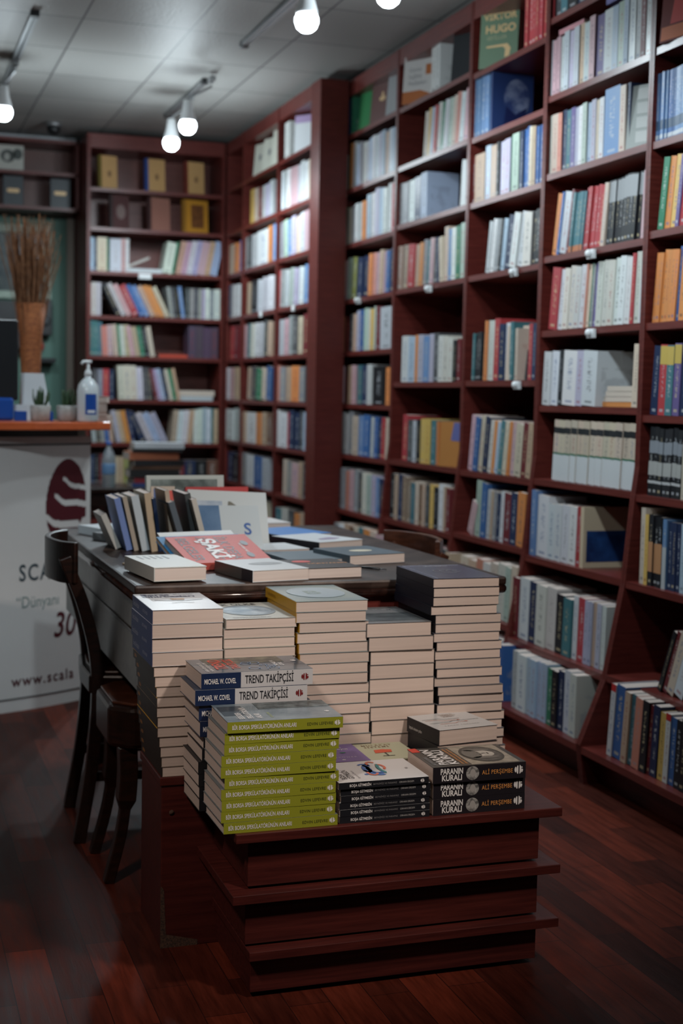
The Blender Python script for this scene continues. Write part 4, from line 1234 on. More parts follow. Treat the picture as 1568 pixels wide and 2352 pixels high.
C1t, z_ = col(4, .557, .0300, .155, .240, 'thick dark-blue-spined paperback, %s of the far left stack', (.010, .026, .12), 'c1t', 15, 11, z_, brd=(.45, .47, .50), drift=-.0012, deco=deco_c1t)
cv = C1t[-1][1]; tt = .030
front_panel(cv, 0, .24, .0008, .155, tt, mat('cool_white_cover', (.62, .64, .67), .3), 'front_cover')
DNV = mat('dark_navy_print', (.02, .03, .09), .4)
letter(cv, 'Borsa', .026, TT(.034, .012, tt + .0008), DNV, 'front_title', bold=.03, xs=1.1)
letter(cv, 'Küçük', .018, TT(.028, .088, tt + .0008), M_INKG, 'front_title')
letter(cv, 'Sihirbazları', .026, TT(.060, .012, tt + .0008), DNV, 'front_title', bold=.03, xs=1.05)
flat(cv, [[(.07, -.105), (.098, -.105), (.10, -.085), (.068, -.085)]], mat('tan_hat_print', (.45, .27, .15), .5), TT(0, 0, tt + .0009), 'cover_picture')
flat(cv, zig([(.03, -.105), (.07, -.118), (.10, -.118), (.14, -.102)], .0022) + zig([(.06, -.15), (.085, -.142), (.11, -.15)], .0015), M_INKB, TT(0, 0, tt + .001), 'cover_picture')

C2a, z_ = col(5, .713, .0375, .158, .226, 'cream-edged paperback, %s of the second stack', (.30, .27, .22), 'c2a', 12, 0, ZP, jx=.004)
C2, z_ = col(7, .7125, .0208, .160, .226, 'cream-edged paperback, %s of the second stack', (.42, .42, .38), 'c2', 12, 5, z_, jx=.002)
cv = C2[-1][1]; tt = .0208
letter(cv, 'TEK ÜLKE', .030, TT(.036, .010, tt), M_INKB, 'front_title', bold=.01, xs=.80, spacing=1.05)
flat(cv, [ell(.078, -.115, .062, .072, 32)], mat('grey_blue_oval', (.16, .19, .22), .4), TT(0, 0, tt + .0004), 'cover_oval')
flat(cv, [ell(.078, -.115, .052, .060, 32)], noisy('clouded_globe', (.14, .20, .27), (.42, .48, .52), ns=14, rough=.35, lo=.4, hi=.6), TT(0, 0, tt + .0006), 'cover_oval')
letter(cv, 'SINIRLARINDA', .013, TT(.212, .020, tt), M_INKG, 'front_author', bold=.02)

MUST = (.42, .23, .018)
C3, z_ = col(15, .895, .0228, .163, .240, 'mustard-spined paperback, %s of the middle stack', MUST, 'c3', 16, 0, ZP, brd=(.24, .28, .29), drift=-.0014, jx=.0035)
C3t, z_ = col(1, .869, .0235, .168, .246, 'mustard-spined paperback, %s of the middle stack', MUST, 'c3t', 16, 15, z_, brd=(.2, .26, .28))
cv = C3t[0][1]; tt = .0235
front_panel(cv, 0, .246, .0008, .168, tt, noisy('pale_blue_green_cover', (.26, .36, .40), (.36, .44, .42), ns=6, rough=.25), 'front_cover')
flat(cv, [ell(.085, -.12, .066, .082, 32)], mat('powder_blue_oval', (.36, .46, .52), .3), TT(0, 0, tt + .0009), 'cover_oval')
letter(cv, 'B', .07, TT(.145, .055, tt + .0011), mat('grey_green_print', (.20, .26, .24), .4), 'cover_number', bold=.02, xs=1.0)
letter(cv, 'FUNDAMENTALS', .010, TS(.02, .008), mat('ochre_print', (.2, .1, .01), .4), 'spine_title', xs=.9)

C4, z_ = col(9, 1.056, .0314, .156, .226, 'thick dark-covered paperback, %s of the fourth stack', (.035, .04, .045), 'c4', 10, 0, ZP, brd=(.15, .15, .155), drift=-.0014, jx=.002)
C4t, z_ = col(1, 1.040, .0314, .160, .226, 'thick dark-covered paperback, %s of the fourth stack', (.045, .052, .058), 'c4', 10, 9, z_)
cv = C4t[0][1]; tt = .0314
letter(cv, 'EKONOMİ', .03, TT(.05, .012, tt), M_INKG, 'front_title', bold=.02, xs=.9)
front_panel(cv, .09, .2, .01, .15, tt, noisy('dim_photo_cover', (.03, .035, .04), (.12, .14, .15), ns=20, rough=.3), 'cover_picture')

C5, z_ = col(16, 1.222, .0203, .164, .236, 'black-spined paperback, %s of the tall right stack', (.010, .011, .018), 'c5', 20, 0, ZP, brd=(.13, .14, .16), drift=-.0013, jx=.005)
C5t, z_ = col(4, 1.197, .0205, .164, .240, 'glossy black-spined paperback, %s of the tall right stack', (.012, .013, .024), 'c5t', 20, 16, z_, jx=.002)
cv = C5t[-1][1]; tt = .0205
front_panel(cv, 0, .24, .0008, .164, tt, mat('slate_violet_cover', (.095, .105, .16), .25), 'front_cover')
front_panel(cv, .006, .234, .012, .0135, tt + .0005, mat('pale_cover_rule', (.3, .32, .42), .4), 'cover_rule')
front_panel(cv, .006, .0075, .012, .158, tt + .0005, mat('pale_cover_rule2', (.3, .32, .42), .4), 'cover_rule')
rg = []
for q in range(4):
    o_ = ell(.08 + .01 * q, -.12, .03 - .006 * q, .035 - .008 * q, 20, 40, 300)
    rg += zig(o_, .0009)
flat(cv, rg, M_INKG, TT(0, 0, tt + .0009), 'cover_picture')
letter(cv, 'ULUSLARARASI', .009, TT(.03, .06, tt + .0009), M_INKW, 'front_title')

# ------------------------------------------------------------------ desk
ZS = .76
root = empty('desk', (1.04, 3.82, 0), 0, 'old dark desk with worn moulded top carrying loose books', 'desk')
inv = Matrix.Translation((-1.04, -3.82, 0))
DX0, DX1, DY0, DY1 = .562, 1.50, 3.122, 4.50
MB().box(DX0, DX1, DY0, DY1, ZS - .022, ZS, M=inv).build('desk_top', M_DESKTOP, root, bevel=.006)
b = MB()
ring = [(DX0 + .008, DY0 + .008), (DX1 - .008, DY0 + .008), (DX1 - .008, DY1 - .008), (DX0 + .008, DY1 - .008)]
for i in range(4):
    a, c = ring[i], ring[(i + 1) % 4]
    b.tube([(a[0], a[1], ZS - .031), (c[0], c[1], ZS - .031)], .0115, 10, M=inv)
b.build('edge_moulding', noisy('glossy_worn_edge', (.012, .005, .004), (.05, .02, .013), ns=14, rough=.18, lo=.45, hi=.7, coat=.5), root)
MB().box(DX0 + .02, DX0 + .04, DY0 + .03, DY1 - .03, .635, ZS - .022, M=inv).build('side_panel', M_DESKSIDE, root)
MB().box(DX0 + .02, DX0 + .04, DY0 + .03, DY1 - .03, .50, .628, M=inv).build('side_panel', M_DESKSIDE, root)
MB().box(DX0 + .016, DX0 + .036, DY0 + .03, DY1 - .03, .627, .636, M=inv).build('panel_bead', M_DARKWOOD, root)
MB().box(DX0 + .042, DX1 - .03, DY0 + .02, DY0 + .045, .42, ZS - .022, M=inv).build('front_apron', M_WOOD, root)
MB().box(DX1 - .04, DX1 - .02, DY0 + .045, DY1 - .03, .5, ZS - .022, M=inv).build('side_panel', M_DARKWOOD, root)
MB().box(DX0 + .042, DX1 - .045, DY1 - .05, DY1 - .03, .5, ZS - .022, M=inv).build('back_apron', M_DARKWOOD, root)
for (x, y) in [(DX0 + .12, DY0 + .07), (DX1 - .07, DY0 + .07), (DX0 + .12, DY1 - .07), (DX1 - .07, DY1 - .07)]:
    MB().tube([(x, y, 0), (x, y, .5)], [.022, .03], 4, M=inv).build('leg', M_DARKWOOD, root)
MB().box(DX0 + .12, DX1 - .08, DY1 - .085, DY1 - .055, .03, .075, M=inv).build('foot_rail', M_DARKWOOD, root)


# ------------------------------------------------------------------ chairs
def chair(loc, rz, label, ht=.80, wood=None):
    wood = wood or M_DARKWOOD
    r0 = empty('bentwood_chair', loc, R(rz), label, 'chair')
    # local: faces +x, origin at the rear centre on the floor
    sw, sd, sh = .175, .40, .455
    for s in (-1, 1):
        MB().tube(spline([(-.035, s * .165, 0), (.0, s * .155, .22), (.012, s * .15, .45), (-.02, s * .15, .62), (-.075, s * .155, ht - .03)], 5), (.016, .019), 4, up=(0, 1, 0)).build('rear_leg', wood, r0, bevel=.003)
        MB().tube(spline([(sd + .01, s * .15, 0), (sd - .03, s * .15, .2), (sd - .02, s * .15, .42)], 5), [.013] * 5 + [.017] * 6, 4, up=(0, 1, 0)).build('front_leg', wood, r0, bevel=.003)
    seat = [(-.01, -.16), (-.02, 0), (-.01, .16), (.12, .19), (.3, .2), (.4, .17), (.42, 0), (.4, -.17), (.3, -.2), (.12, -.19)]
    MB().prism(seat, .05, M=Matrix.Translation((0, 0, sh - .055))).build('seat_frame', wood, r0, bevel=.006)
    MB().prism([(a * .93 + .015, q * .9) for a, q in seat], .008, M=Matrix.Translation((0, 0, sh - .005))).build('seat', M_BROWNWOOD, r0, bevel=.003)
    rail = spline([(-.045, -.175, 0), (-.085, -.12, 0), (-.108, 0, 0), (-.085, .12, 0), (-.045, .175, 0)], 6)
    MB().tube([(p.x, p.y, ht - .045) for p in rail], (.008, .055), 4, up=(0, 0, 1)).build('top_rail', M_BROWNWOOD if wood is M_BROWNWOOD else wood, r0, bevel=.004)
    for s in (-1, 1):
        MB().box(.0, sd, s * .15 - .008, s * .15 + .008, .16, .185).build('stretcher', wood, r0)
    return r0


chair((.553, 3.800, 0), -3, 'dark bentwood chair with curved back tucked in at the left of the desk', .797)
chair((1.50, 3.90, 0), 186, 'brown bentwood chair whose curved back rail shows behind the desk', .775, M_BROWNWOOD)
# low backless seat near the pedestal
root = empty('stool', (.70, 3.425, 0), 0, 'dark wooden stool with a thick seat, nearest the pedestal', 'stool')
pts = [(-.165, -.10), (-.165, .10), (-.12, .15), (.12, .15), (.165, .10), (.165, -.10), (.12, -.15), (-.12, -.15)]
MB().prism(pts, .105, M=Matrix.Translation((0, 0, .335))).build('seat_frame', M_DARKWOOD, root, bevel=.012)
MB().prism([(a * .93, q * .93) for a, q in pts], .008, M=Matrix.Translation((0, 0, .44))).build('seat', M_BROWNWOOD, root, bevel=.003)
for sx in (-1, 1):
    for sy in (-1, 1):
        MB().tube(spline([(sx * .165, sy * .115, 0), (sx * .132, sy * .11, .13), (sx * .118, sy * .105, .25), (sx * .118, sy * .1, .335)], 5), [(.013, .016)] * 8 + [(.022, .026)] * 8, 4, up=(0, 1, 0)).build('leg', M_DARKWOOD, root, bevel=.003)

# ------------------------------------------------------------------ loose books on the desk
ZQ = ZS + .0006
DESK = []


def dbook(x, y, rz, l, w, t, c, label, z=0, rx=0, ry=0, ink=(.1, .1, .1), prt=0, hard=False):
    NBOOK[0] += 1
    r_, cv = book_obj(MZ(x, y, ZQ + z, R(rz), R(rx), R(ry)), l, w, t, c, ink, .4, prt=prt, label=label, cov=.0022 if hard else .0011)
    return cv


# lying, page edges forward: origin = far end of the spine
cv = dbook(.584, 3.392, -84, .25, .128, .033, (.50, .50, .47), 'thick white hardback at the front left corner of the desk', hard=True, z=.0045)
for k in range(6): front_panel(cv, .03, .085, .02 + .016 * k, .026 + .016 * k, .033, M_INKG, 'blind_lettering') if k < 5 else None
cv = dbook(.600, 3.52, -80, .20, .15, .004, (.55, .43, .30), 'thin cream booklet under the thick white hardback')
cv = dbook(.800, 3.335, -79, .215, .150, .028, (.58, .61, .63), 'white paperback with a grey and black spine, near the desk front')
MB().box(0, .155, -.0006, 0, 0, .028).build('spine_panel', mat('charcoal_spine', (.06, .06, .058), .35), cv)
MB().box(.155, .215, -.0006, 0, 0, .028).build('spine_panel', M_INKB, cv)
flat(cv, [ell(.09, -.10, .045, .025, 20)], mat('grey_sketch', (.28, .29, .30), .5), TT(0, 0, .028), 'cover_picture')
cv = dbook(.955, 3.335, -84, .18, .158, .026, (.035, .025, .022), 'dark paperback with orange lettering at the desk front')
letter(cv, 'DÜNYANIN', .020, TT(.10, .05, .026), M_INKO, 'front_title', bold=.02)
flat(cv, [ell(.05, -.05, .025, .02, 16)], M_INKR, TT(0, 0, .0262), 'cover_picture')
cv = dbook(1.135, 3.585, -77, .19, .175, .026, (.085, .115, .14), 'slate blue book with a white shape, right side of the desk')
flat(cv, [ell(.09, -.10, .035, .022, 16)], mat('cream_blob', (.6, .55, .42), .5), TT(0, 0, .026), 'cover_picture')
letter(cv, 'SAYGIN BAYRAKTAR', .012, TT(.04, .025, .026), M_INKG, 'front_title')
letter(cv, 'MATRUŞKA', .014, TT(.16, .045, .026), M_INKG, 'front_title')
cv = dbook(1.11, 3.92, -66, .215, .17, .026, (.56, .58, .60), 'white paperback with a violet bird, on the right of the desk', z=.0)
flat(cv, [[(.06, -.14), (.12, -.12), (.14, -.15), (.10, -.17), (.05, -.165)]], mat('violet_bird', (.28, .22, .32), .5), TT(0, 0, .026), 'cover_picture')
MB().box(0, .215, -.0006, 0, 0, .026).build('spine_panel', M_INKB, cv)
cv = dbook(1.08, 4.17, -70, .22, .19, .022, (.06, .19, .46), 'bright blue paperback with a pale drawing at the desk back')
MB().box(0, .22, -.0006, 0, 0, .022).build('spine_panel', M_INKB, cv)
cv = dbook(1.09, 4.44, -84, .19, .165, .032, (.56, .52, .50), 'cream paperback with a red spine at the far desk edge', hard=True)
MB().box(0, .19, -.0006, 0, 0, .032).build('spine_panel', mat('rose_red_spine', (.42, .05, .06), .4), cv)
front_panel(cv, 0, .012, 0, .165, .032, mat('rose_red_edge', (.42, .05, .06), .4), 'cover_edge')
cv = dbook(.95, 4.05, -80, .17, .12, .010, (.50, .17, .18), 'thin pink booklet lying behind the leaning red book')
cv = dbook(.985, 3.80, -80, .16, .14, .016, (.60, .62, .63), 'plain white paperback lying behind the red book')
cv = dbook(1.0, 3.62, -84, .20, .15, .014, (.13, .17, .20), 'grey-blue paperback lying at the desk middle')
# red tilted cover with blue and white ones beneath it
cv = dbook(.722, 3.425, 13, .215, .14, .014, (.60, .61, .60), 'white paperback propped beneath the red-covered one', z=.008, rx=24)
cv = dbook(.716, 3.385, 12, .235, .15, .014, (.03, .17, .36), 'blue paperback propped beneath the red-covered one', z=.003, rx=21)
cv = dbook(.737, 3.342, 14, .232, .158, .020, (.52, .095, .075), 'red paperback with bold black and white lettering, tilted on others', z=.002, rx=19)
tt = .020
DKR = mat('dark_grey_lettering', (.035, .012, .014), .4)
TR = Matrix.Translation((.232, .158, 0)) @ Matrix.Rotation(math.pi, 4, 'Z')
for k, (t_, x) in enumerate([('İLK DEFA', .100), ('İSTİHBARAT', .152), ('BELGELER', .210)]):
    letter(cv, t_, .042 if k != 1 else .036, TR @ TT(x, .010, tt), DKR, 'front_title', bold=.012, fit=.135)
letter(cv, 'ŞAKİ', .060, TR @ TT(.150, .020, tt + .0006), M_INKW, 'front_title', bold=.035, fit=.118)
flat(cv, [ell(.055, -.03, .015, .010, 16)], mat('grey_ovals', (.10, .10, .11), .4), TR @ TT(0, 0, tt + .0006), 'cover_oval')
flat(cv, [ell(.125, -.045, .015, .010, 16)], mat('grey_ovals', (.10, .10, .11), .4), TR @ TT(0, 0, tt + .0006), 'cover_oval')
letter(cv, 'RIDVAN AKIN', .010, TR @ TT(.048, .055, tt + .0005), M_INKW, 'front_author', bold=.02)


# books standing in a leaning row; covers face sideways
def lean(x, y, h, d, t, c, label, tilt=-14, yaw=0, z=0, prt=.0, ink=(.1, .1, .1)):
    NBOOK[0] += 1
    # local x up, local y away from the camera, local z -> +X side
    B = Matrix(((0, 0, -1, 0), (0, 1, 0, 0), (1, 0, 0, 0), (0, 0, 0, 1)))
    M = Matrix.Translation((x, y, ZQ + z)) @ Euler((0, 0, R(yaw))).to_matrix().to_4x4() @ Euler((0, R(tilt), 0)).to_matrix().to_4x4() @ B @ Matrix.Translation((0, 0, -t))
    M = Matrix.Translation((0, 0, t * math.sin(R(abs(tilt))) * 0 + .0)) @ M
    if tilt < 0: M = Matrix.Translation((0, 0, 0)) @ M
    r_, cv = book_obj(M, h, d, t, c, ink, .4, prt=prt, label=label)
    return cv


dbook(.60, 4.33, -70, .19, .13, .026, (.55, .58, .60), 'white paperback lying alone at the far left of the desk')
dbook(.615, 4.13, -60, .19, .12, .022, (.18, .18, .18), 'grey paperback with red and blue corner at the far left of the desk')
lean(.640, 3.86, .105, .15, .016, (.50, .48, .44), 'small cream book at the left end of the leaning row', -24)
lean(.664, 3.82, .150, .16, .017, (.18, .25, .50), 'periwinkle book, near the left end of the leaning row', -14)
lean(.684, 3.81, .155, .15, .012, (.42, .35, .28), 'cream-edged book right of the periwinkle one', -13)
lean(.704, 3.80, .157, .16, .021, (.52, .57, .60), 'pale blue-white book in the leaning row', -12)
lean(.727, 3.78, .165, .17, .020, (.50, .38, .26), 'thick tan-edged book in the leaning row', -8)
lean(.744, 3.78, .150, .16, .013, (.01, .025, .07), 'navy book in the leaning row', -8)
cv = lean(.775, 3.74, .175, .15, .012, (.45, .36, .28), 'book with a colourful patched cover in the leaning row', -7, 0)
cv = lean(.800, 3.70, .150, .15, .016, (.10, .12, .14), 'grey curved book in the leaning row', -17)
cv = lean(.830, 3.70, .170, .17, .016, (.055, .06, .06), 'dark grey book in the leaning row', -10)
cv = lean(.852, 3.66, .160, .16, .014, (.52, .48, .42), 'cream book with a dark stripe in the leaning row', -15)


# covers turned to the room
def facing_desk(x, y, z, h, wd, t, c, label, yaw=0, tilt=-14, roll=0):
    B = Matrix(((0, 1, 0, 0), (0, 0, -1, 0), (1, 0, 0, 0), (0, 0, 0, 1)))
    M = Matrix.Translation((x, y, ZQ + z)) @ Euler((0, 0, R(yaw))).to_matrix().to_4x4() @ Euler((R(tilt), 0, 0)).to_matrix().to_4x4() @ Euler((0, R(roll), 0)).to_matrix().to_4x4() @ B
    NBOOK[0] += 1
    r_, cv = book_obj(M, h, wd, t, c, (.1, .1, .1), .4, prt=0, label=label)
    return cv


M_DIM = noisy('grey_green_photo', (.06, .08, .075), (.26, .30, .28), ns=16, rough=.3)
cv = facing_desk(.75, 3.99, 0, .20, .235, .02, (.50, .52, .48), 'large grey book with a dim photograph, tallest of the desk row', 4, -6)
front_panel(cv, .02, .188, .012, .215, .02, M_DIM, 'cover_picture')
cv = facing_desk(.86, 3.955, 0, .168, .19, .018, (.48, .05, .05), 'red book showing above the white leaning cover', 2, -8)
cv = facing_desk(.755, 3.935, 0, .172, .07, .010, (.55, .44, .35), 'narrow book with red, blue and yellow cover patches', 0, -8)
front_panel(cv, .02, .165, .008, .03, .010, M_INKBL, 'cover_picture'); front_panel(cv, .09, .165, .03, .036, .010, YEL, 'cover_picture'); front_panel(cv, .08, .16, .042, .065, .010, M_INKR, 'cover_picture')
cv = facing_desk(.845, 3.845, 0, .172, .235, .024, (.56, .58, .57), 'white book with a small bird picture leaning in the desk row', 3, -24, 3)
front_panel(cv, .075, .14, .02, .10, .024, noisy('pale_shiny_print', (.36, .42, .50), (.58, .62, .66), ns=20, rough=.15), 'cover_panel')
flat(cv, [[(.11, .09), (.15, .10), (.175, .105), (.125, .14), (.118, .14)]], mat('olive_wing', (.14, .13, .10), .5), MF(.024, 0, 0), 'cover_picture')
cv = facing_desk(.835, 3.74, .0, .140, .20, .015, (.52, .56, .57), 'blue and white book leaning before the white one', 2, -30, 1)
front_panel(cv, .0, .140, 0, .085, .015, noisy('blue_gradient_print', (.06, .13, .24), (.16, .26, .40), ns=5, rough=.35), 'cover_panel')
letter(cv, 'S', .05, MF(.015, .05, .15), M_INKBL, 'front_title', bold=.02)
o = MB().tube([(0, 0, .004), (.055, .0, .004)], .0035, 8).tube([(.055, 0, .004), (.075, 0, .004)], .0015, 6).build('pen', M_BLACK)
o.location = (1.185, 3.33, ZS + .0005); o.rotation_euler = (0, 0, R(-50)); tag(o, 'short black pen lying on the desk at the right', 'pen')

# ------------------------------------------------------------------ counter
CX, CY, CR = -.1, 6.6, 1.505
root = empty('counter', (0, 5.6, 0), 0, 'white curved shop counter with an orange wooden top', 'counter')
inv = Matrix.Translation((0, -5.6, 0))


def arcp(s, z, r=CR):
    a = s / CR
    return (CX + r * math.sin(a), CY - r * math.cos(a), z)


def arc_strip(z0, z1, s0, s1, r0, r1, n=40):
    b = MB(); vs = []
    for k in range(n + 1):
        s = s0 + (s1 - s0) * k / n
        vs += [arcp(s, z0, r0), arcp(s, z1, r0), arcp(s, z0, r1), arcp(s, z1, r1)]
    fs = []
    for k in range(n):
        a, c = 4 * k, 4 * k + 4
        fs += [(a, c, c + 1, a + 1), (a + 2, a + 3, c + 3, c + 2), (a + 1, c + 1, c + 3, a + 3), (a, a + 2, c + 2, c)]
    fs += [(0, 1, 3, 2), (4 * n, 4 * n + 2, 4 * n + 3, 4 * n + 1)]
    return b.add(vs, fs, M=inv)


arc_strip(0, 1.030, -1.2, .956, CR, CR - .02).build('front_panel', M_WHITE, root)
arc_strip(.998, 1.004, -1.2, .956, CR + .0025, CR).build('trim_line', M_DKGREY, root)
arc_strip(.047, .051, -1.2, .956, CR + .0025, CR).build('trim_line', M_DKGREY, root)
arc_strip(1.030, 1.058, -1.2, .90, CR - .012, CR - .03).build('shadow_gap', M_BLACK, root)
pts = [(-1.5, 5.25), (.30, 5.06), (.55, 5.10), (.852, 5.27), (.852, 5.42), (.62, 5.62), (-1.5, 5.62)]
MB().prism(pts, .03, M=inv @ Matrix.Translation((0, 0, 1.058))).build('counter_top', M_CTOP, root, bevel=.004)
MB().box(-1.3, .66, 5.57, 5.60, 0, 1.058, M=inv).build('rear_panel', M_WHITE, root)
ZCT = 1.0885


def bent(me, s0, z0, material, name):
    me = me.copy()
    for v in me.vertices:
        p = arcp(s0 + v.co.x, z0 + v.co.y, CR + .0012)
        v.co = Vector(p) + Vector((0, -5.6, 0))
    me.materials.clear(); me.materials.append(material)
    o = bpy.data.objects.new(name, me)
    return link(o, root)


bent(text_mesh('SCALA', .088, .014, .76, res=3, spacing=1.2), .622, .492, M_NAVYP, 'shop_name')
bent(text_mesh('’I', .075, .010, .6, res=3), .930, .496, M_NAVYP, 'shop_name')
bent(text_mesh('“Dünyanı', .062, 0, .82), .610, .390, M_TEALP, 'slogan_lettering')
bent(text_mesh('30', .135, .012, .8, shear=.2), .770, .265, M_LOGO, 'number_lettering')
bent(text_mesh('www.scala', .058, .014, .95, spacing=1.2), .592, .095, M_LOGO, 'web_lettering')


def sub(poly, n=10):
    out = []
    for a, c in zip(poly, poly[1:] + poly[:1]):
        for k in range(n): out.append((a[0] + (c[0] - a[0]) * k / n, a[1] + (c[1] - a[1]) * k / n))
    return out


# burgundy oval logo cut by white waves (three bodies)
def logo():
    b = MB()
    W_, H_ = .196, .335
    def wave(v, s): return v + .022 * math.tanh((.52 - s) * 9) * (1 if s < .95 else 1)
    N = 48
    def half(zz):
        t = max(-1, min(1, zz))
        return math.sqrt(max(0, 1 - t * t))
    # sample on a grid, keep cells that belong to the oval and not to the waves
    nx, nz = 60, 84
    for i in range(nx):
        for j in range(nz):
            s = (i + .5) / nx; v = (j + .5) / nz
            dx, dz = (s - .52) * 2, (v - .5) * 2
            wdt = 1.0 + .12 * dz
            if (dx - .18 * (1 - abs(dz)) * 0 - .05 * dz) ** 2 * wdt + dz ** 2 > 1: continue
            cut = False
            for (vc, st, th) in [(.735, .42, .030), (.545, .22, .036), (.31, 0.0, .042)]:
                yy = vc - .05 * math.tanh((s - st - .12) * 10) + (.0 if s < .8 else -(s - .8) * (.9 if vc < .4 else .12))
                if s > st and abs(v - yy) < th * (1 if s > st + .05 else .8): cut = True
            if s > .80 and v < .32 and s > .62 + (v) * .9: cut = True
            if cut: continue
            x0, x1, z0, z1 = .735 + W_ * i / nx, .735 + W_ * (i + 1) / nx, .610 + H_ * j / nz, .610 + H_ * (j + 1) / nz
            b.add([arcp(x0, z0, CR + .0012), arcp(x1, z0, CR + .0012), arcp(x1, z1, CR + .0012), arcp(x0, z1, CR + .0012)], [(0, 1, 2, 3)], M=inv)
    return b.build('logo', M_LOGO, root)


logo()

# things on the counter
root = empty('computer_monitor', (.25, 5.34, ZCT), R(0), 'black computer monitor seen from behind at the left edge', 'monitor')
MB().box(-.26, .262, -.02, .02, .075, .375).build('screen_housing', M_BLACK, root, bevel=.006)
MB().box(.15, .245, -.03, .03, .0, .085).build('stand', M_BLUE, root, bevel=.01)
root = empty('paper_stand', (.56, 5.38, ZCT), 0, 'white printed sheet stand behind the small plant', 'sign')
MB().add([(-.03, .02, .18), (.055, .02, .18), (.085, -.0, .0), (-.03, 0, 0), (-.03, .024, .18), (.055, .024, .18), (.085, .004, .0), (-.03, .004, 0)],
         [(0, 1, 2, 3), (7, 6, 5, 4), (0, 4, 5, 1), (1, 5, 6, 2), (2, 6, 7, 3), (3, 7, 4, 0)]).build('sheet', M_PAPER, root)
MB().box(-.06, .0, -.03, -.015, 0, .06).build('sheet', M_PAPER, root)
for (x, w_, lb) in [(.515, .045, 'small blue box left of the first plant pot'), (.628, .012, 'narrow blue box between the plant pots')]:
    o = MB().box(-w_ / 2, w_ / 2, -.015, .015, 0, .036).build('small_box', M_BLUE, bevel=.002); o.location = (x, 5.27, ZCT + .0005); tag(o, lb, 'box')


def plant(x, y, label, seed):
    r0 = empty('potted_succulent', (x, y, ZCT), 0, label, 'plant', 'small potted plants on the counter')
    MB().lathe([(.028, 0), (.036, .004), (.039, .056), (.036, .06), (.034, .052)], 28).build('pot', M_POT, r0)
    rr = random.Random(seed); b = MB()
    for k in range(26):
        a = rr.uniform(0, 6.28); out_ = rr.uniform(.0, .034); h = rr.uniform(.055, .085) - out_ * .5
        pts = spline([(0.4 * out_ * math.cos(a), .4 * out_ * math.sin(a), .045), (out_ * math.cos(a) * 1.0, out_ * math.sin(a), .045 + h * .6), (out_ * math.cos(a) * 1.1, out_ * math.sin(a) * 1.1, .05 + h)], 3)
        n = len(pts)
        b.tube(pts, [(.0055 * (1 - (i / (n - 1)) ** 1.6) + .0006, .002) for i in range(n)], 6)
    b.build('leaves', M_LEAF, r0)


plant(.588, 5.27, 'small spiky green plant in a grey pot, left of two on the counter', 3)
plant(.690, 5.30, 'small spiky green plant in a grey pot, right of two beside the bottle', 5)
root = empty('sanitizer_bottle', (.765, 5.27, ZCT), 0, 'white pump bottle with a blue label on the counter', 'bottle')
MB().lathe([(.0, 0), (.038, .0), (.041, .006), (.041, .115), (.036, .14), (.022, .158), (.013, .165), (.013, .172), (.0, .172)], 32).build('bottle_body', M_BOTTLE, root)
MB().lathe([(.0, .172), (.014, .172), (.014, .186), (.006, .20), (.005, .222), (.0, .222)], 20).build('pump_collar', M_LAMPW, root)
MB().tube([(.012, 0, .226), (-.02, -.01, .226), (-.026, -.012, .216)], .006, 8).build('pump_head', M_LAMPW, root)
b = MB(); vs = []
for k in range(13):
    a = R(-112 + 62 * k / 12); vs += [(.0416 * math.cos(a), .0416 * math.sin(a), .028), (.0416 * math.cos(a), .0416 * math.sin(a), .105)]
b.add(vs, [(2 * k, 2 * k + 2, 2 * k + 3, 2 * k + 1) for k in range(12)]).build('label', M_BLUE, root)
b = MB(); vs = []
for k in range(9):
    a = R(-100 + 40 * k / 8); vs += [(.0420 * math.cos(a), .0420 * math.sin(a), .034), (.0420 * math.cos(a), .0420 * math.sin(a), .044)]
b.add(vs, [(2 * k, 2 * k + 2, 2 * k + 3, 2 * k + 1) for k in range(8)]).build('label_print', M_INKW, root)
z = ZCT
for k, (w_, t_, lb) in enumerate([(.11, .020, 'lowest cream book of the pile beside the pump bottle'), (.10, .016, 'second cream book from the bottom beside the pump bottle'),
                                  (.098, .034, 'thick cream book in the middle of the pump-bottle pile'), (.104, .024, 'topmost cream book of the pile beside the pump bottle')]):
    NBOOK[0] += 1
    book_obj(MZ(.775 + .003 * k, 5.50, z + .0004, R(-90)), .16, w_ - (.012 if k == 0 else .03), t_, (.55, .45, .38), label=lb, prt=0)
    z += t_ + .0006

# ------------------------------------------------------------------ behind the counter
root = empty('dried_grass_vase', (.650, 6.2, 0), 0, 'tall orange wicker vase of dried grasses behind the counter', 'vase')
MB().lathe([(.0, 0), (.07, 0), (.085, .3), (.07, .7), (.05, 1.05), (.042, 1.28), (.05, 1.45), (.066, 1.58)], 24).build('vase_body', M_WICKER, root)
b = MB(); rr = random.Random(11)
for k in range(260):
    a = rr.uniform(0, 6.28); q = math.sqrt(rr.random())
    o1 = .05 * q; o2 = .115 * q * rr.uniform(.8, 1.15); h = rr.uniform(.25, .46)
    j = rr.uniform(-.03, .03)
    b.tube([(o1 * math.cos(a), o1 * math.sin(a), 1.45), ((o1 + o2) * .5 * math.cos(a) + j * .3, (o1 + o2) * .5 * math.sin(a), 1.5 + h * .5), (o2 * math.cos(a) + j, o2 * math.sin(a), 1.5 + h)], [.0009, .0010, .0022 if k % 4 == 0 else .0009], 4)
b.build('dried_stalks', M_STRAW, root)
root = empty('framed_picture', (.80, 9.17, 1.79), 0, 'dark painting in a pale carved frame on the green wall', 'picture')
MB().box(-.36, .292, 0, .03, .42, .475).box(-.36, .292, 0, .03, 0, .05).box(.24, .292, 0, .03, .05, .42).box(-.36, -.308, 0, .03, .05, .42).build('frame', M_FRAME, root, bevel=.006)
MB().box(-.31, .245, .012, .025, .045, .425).build('canvas', M_ART, root)
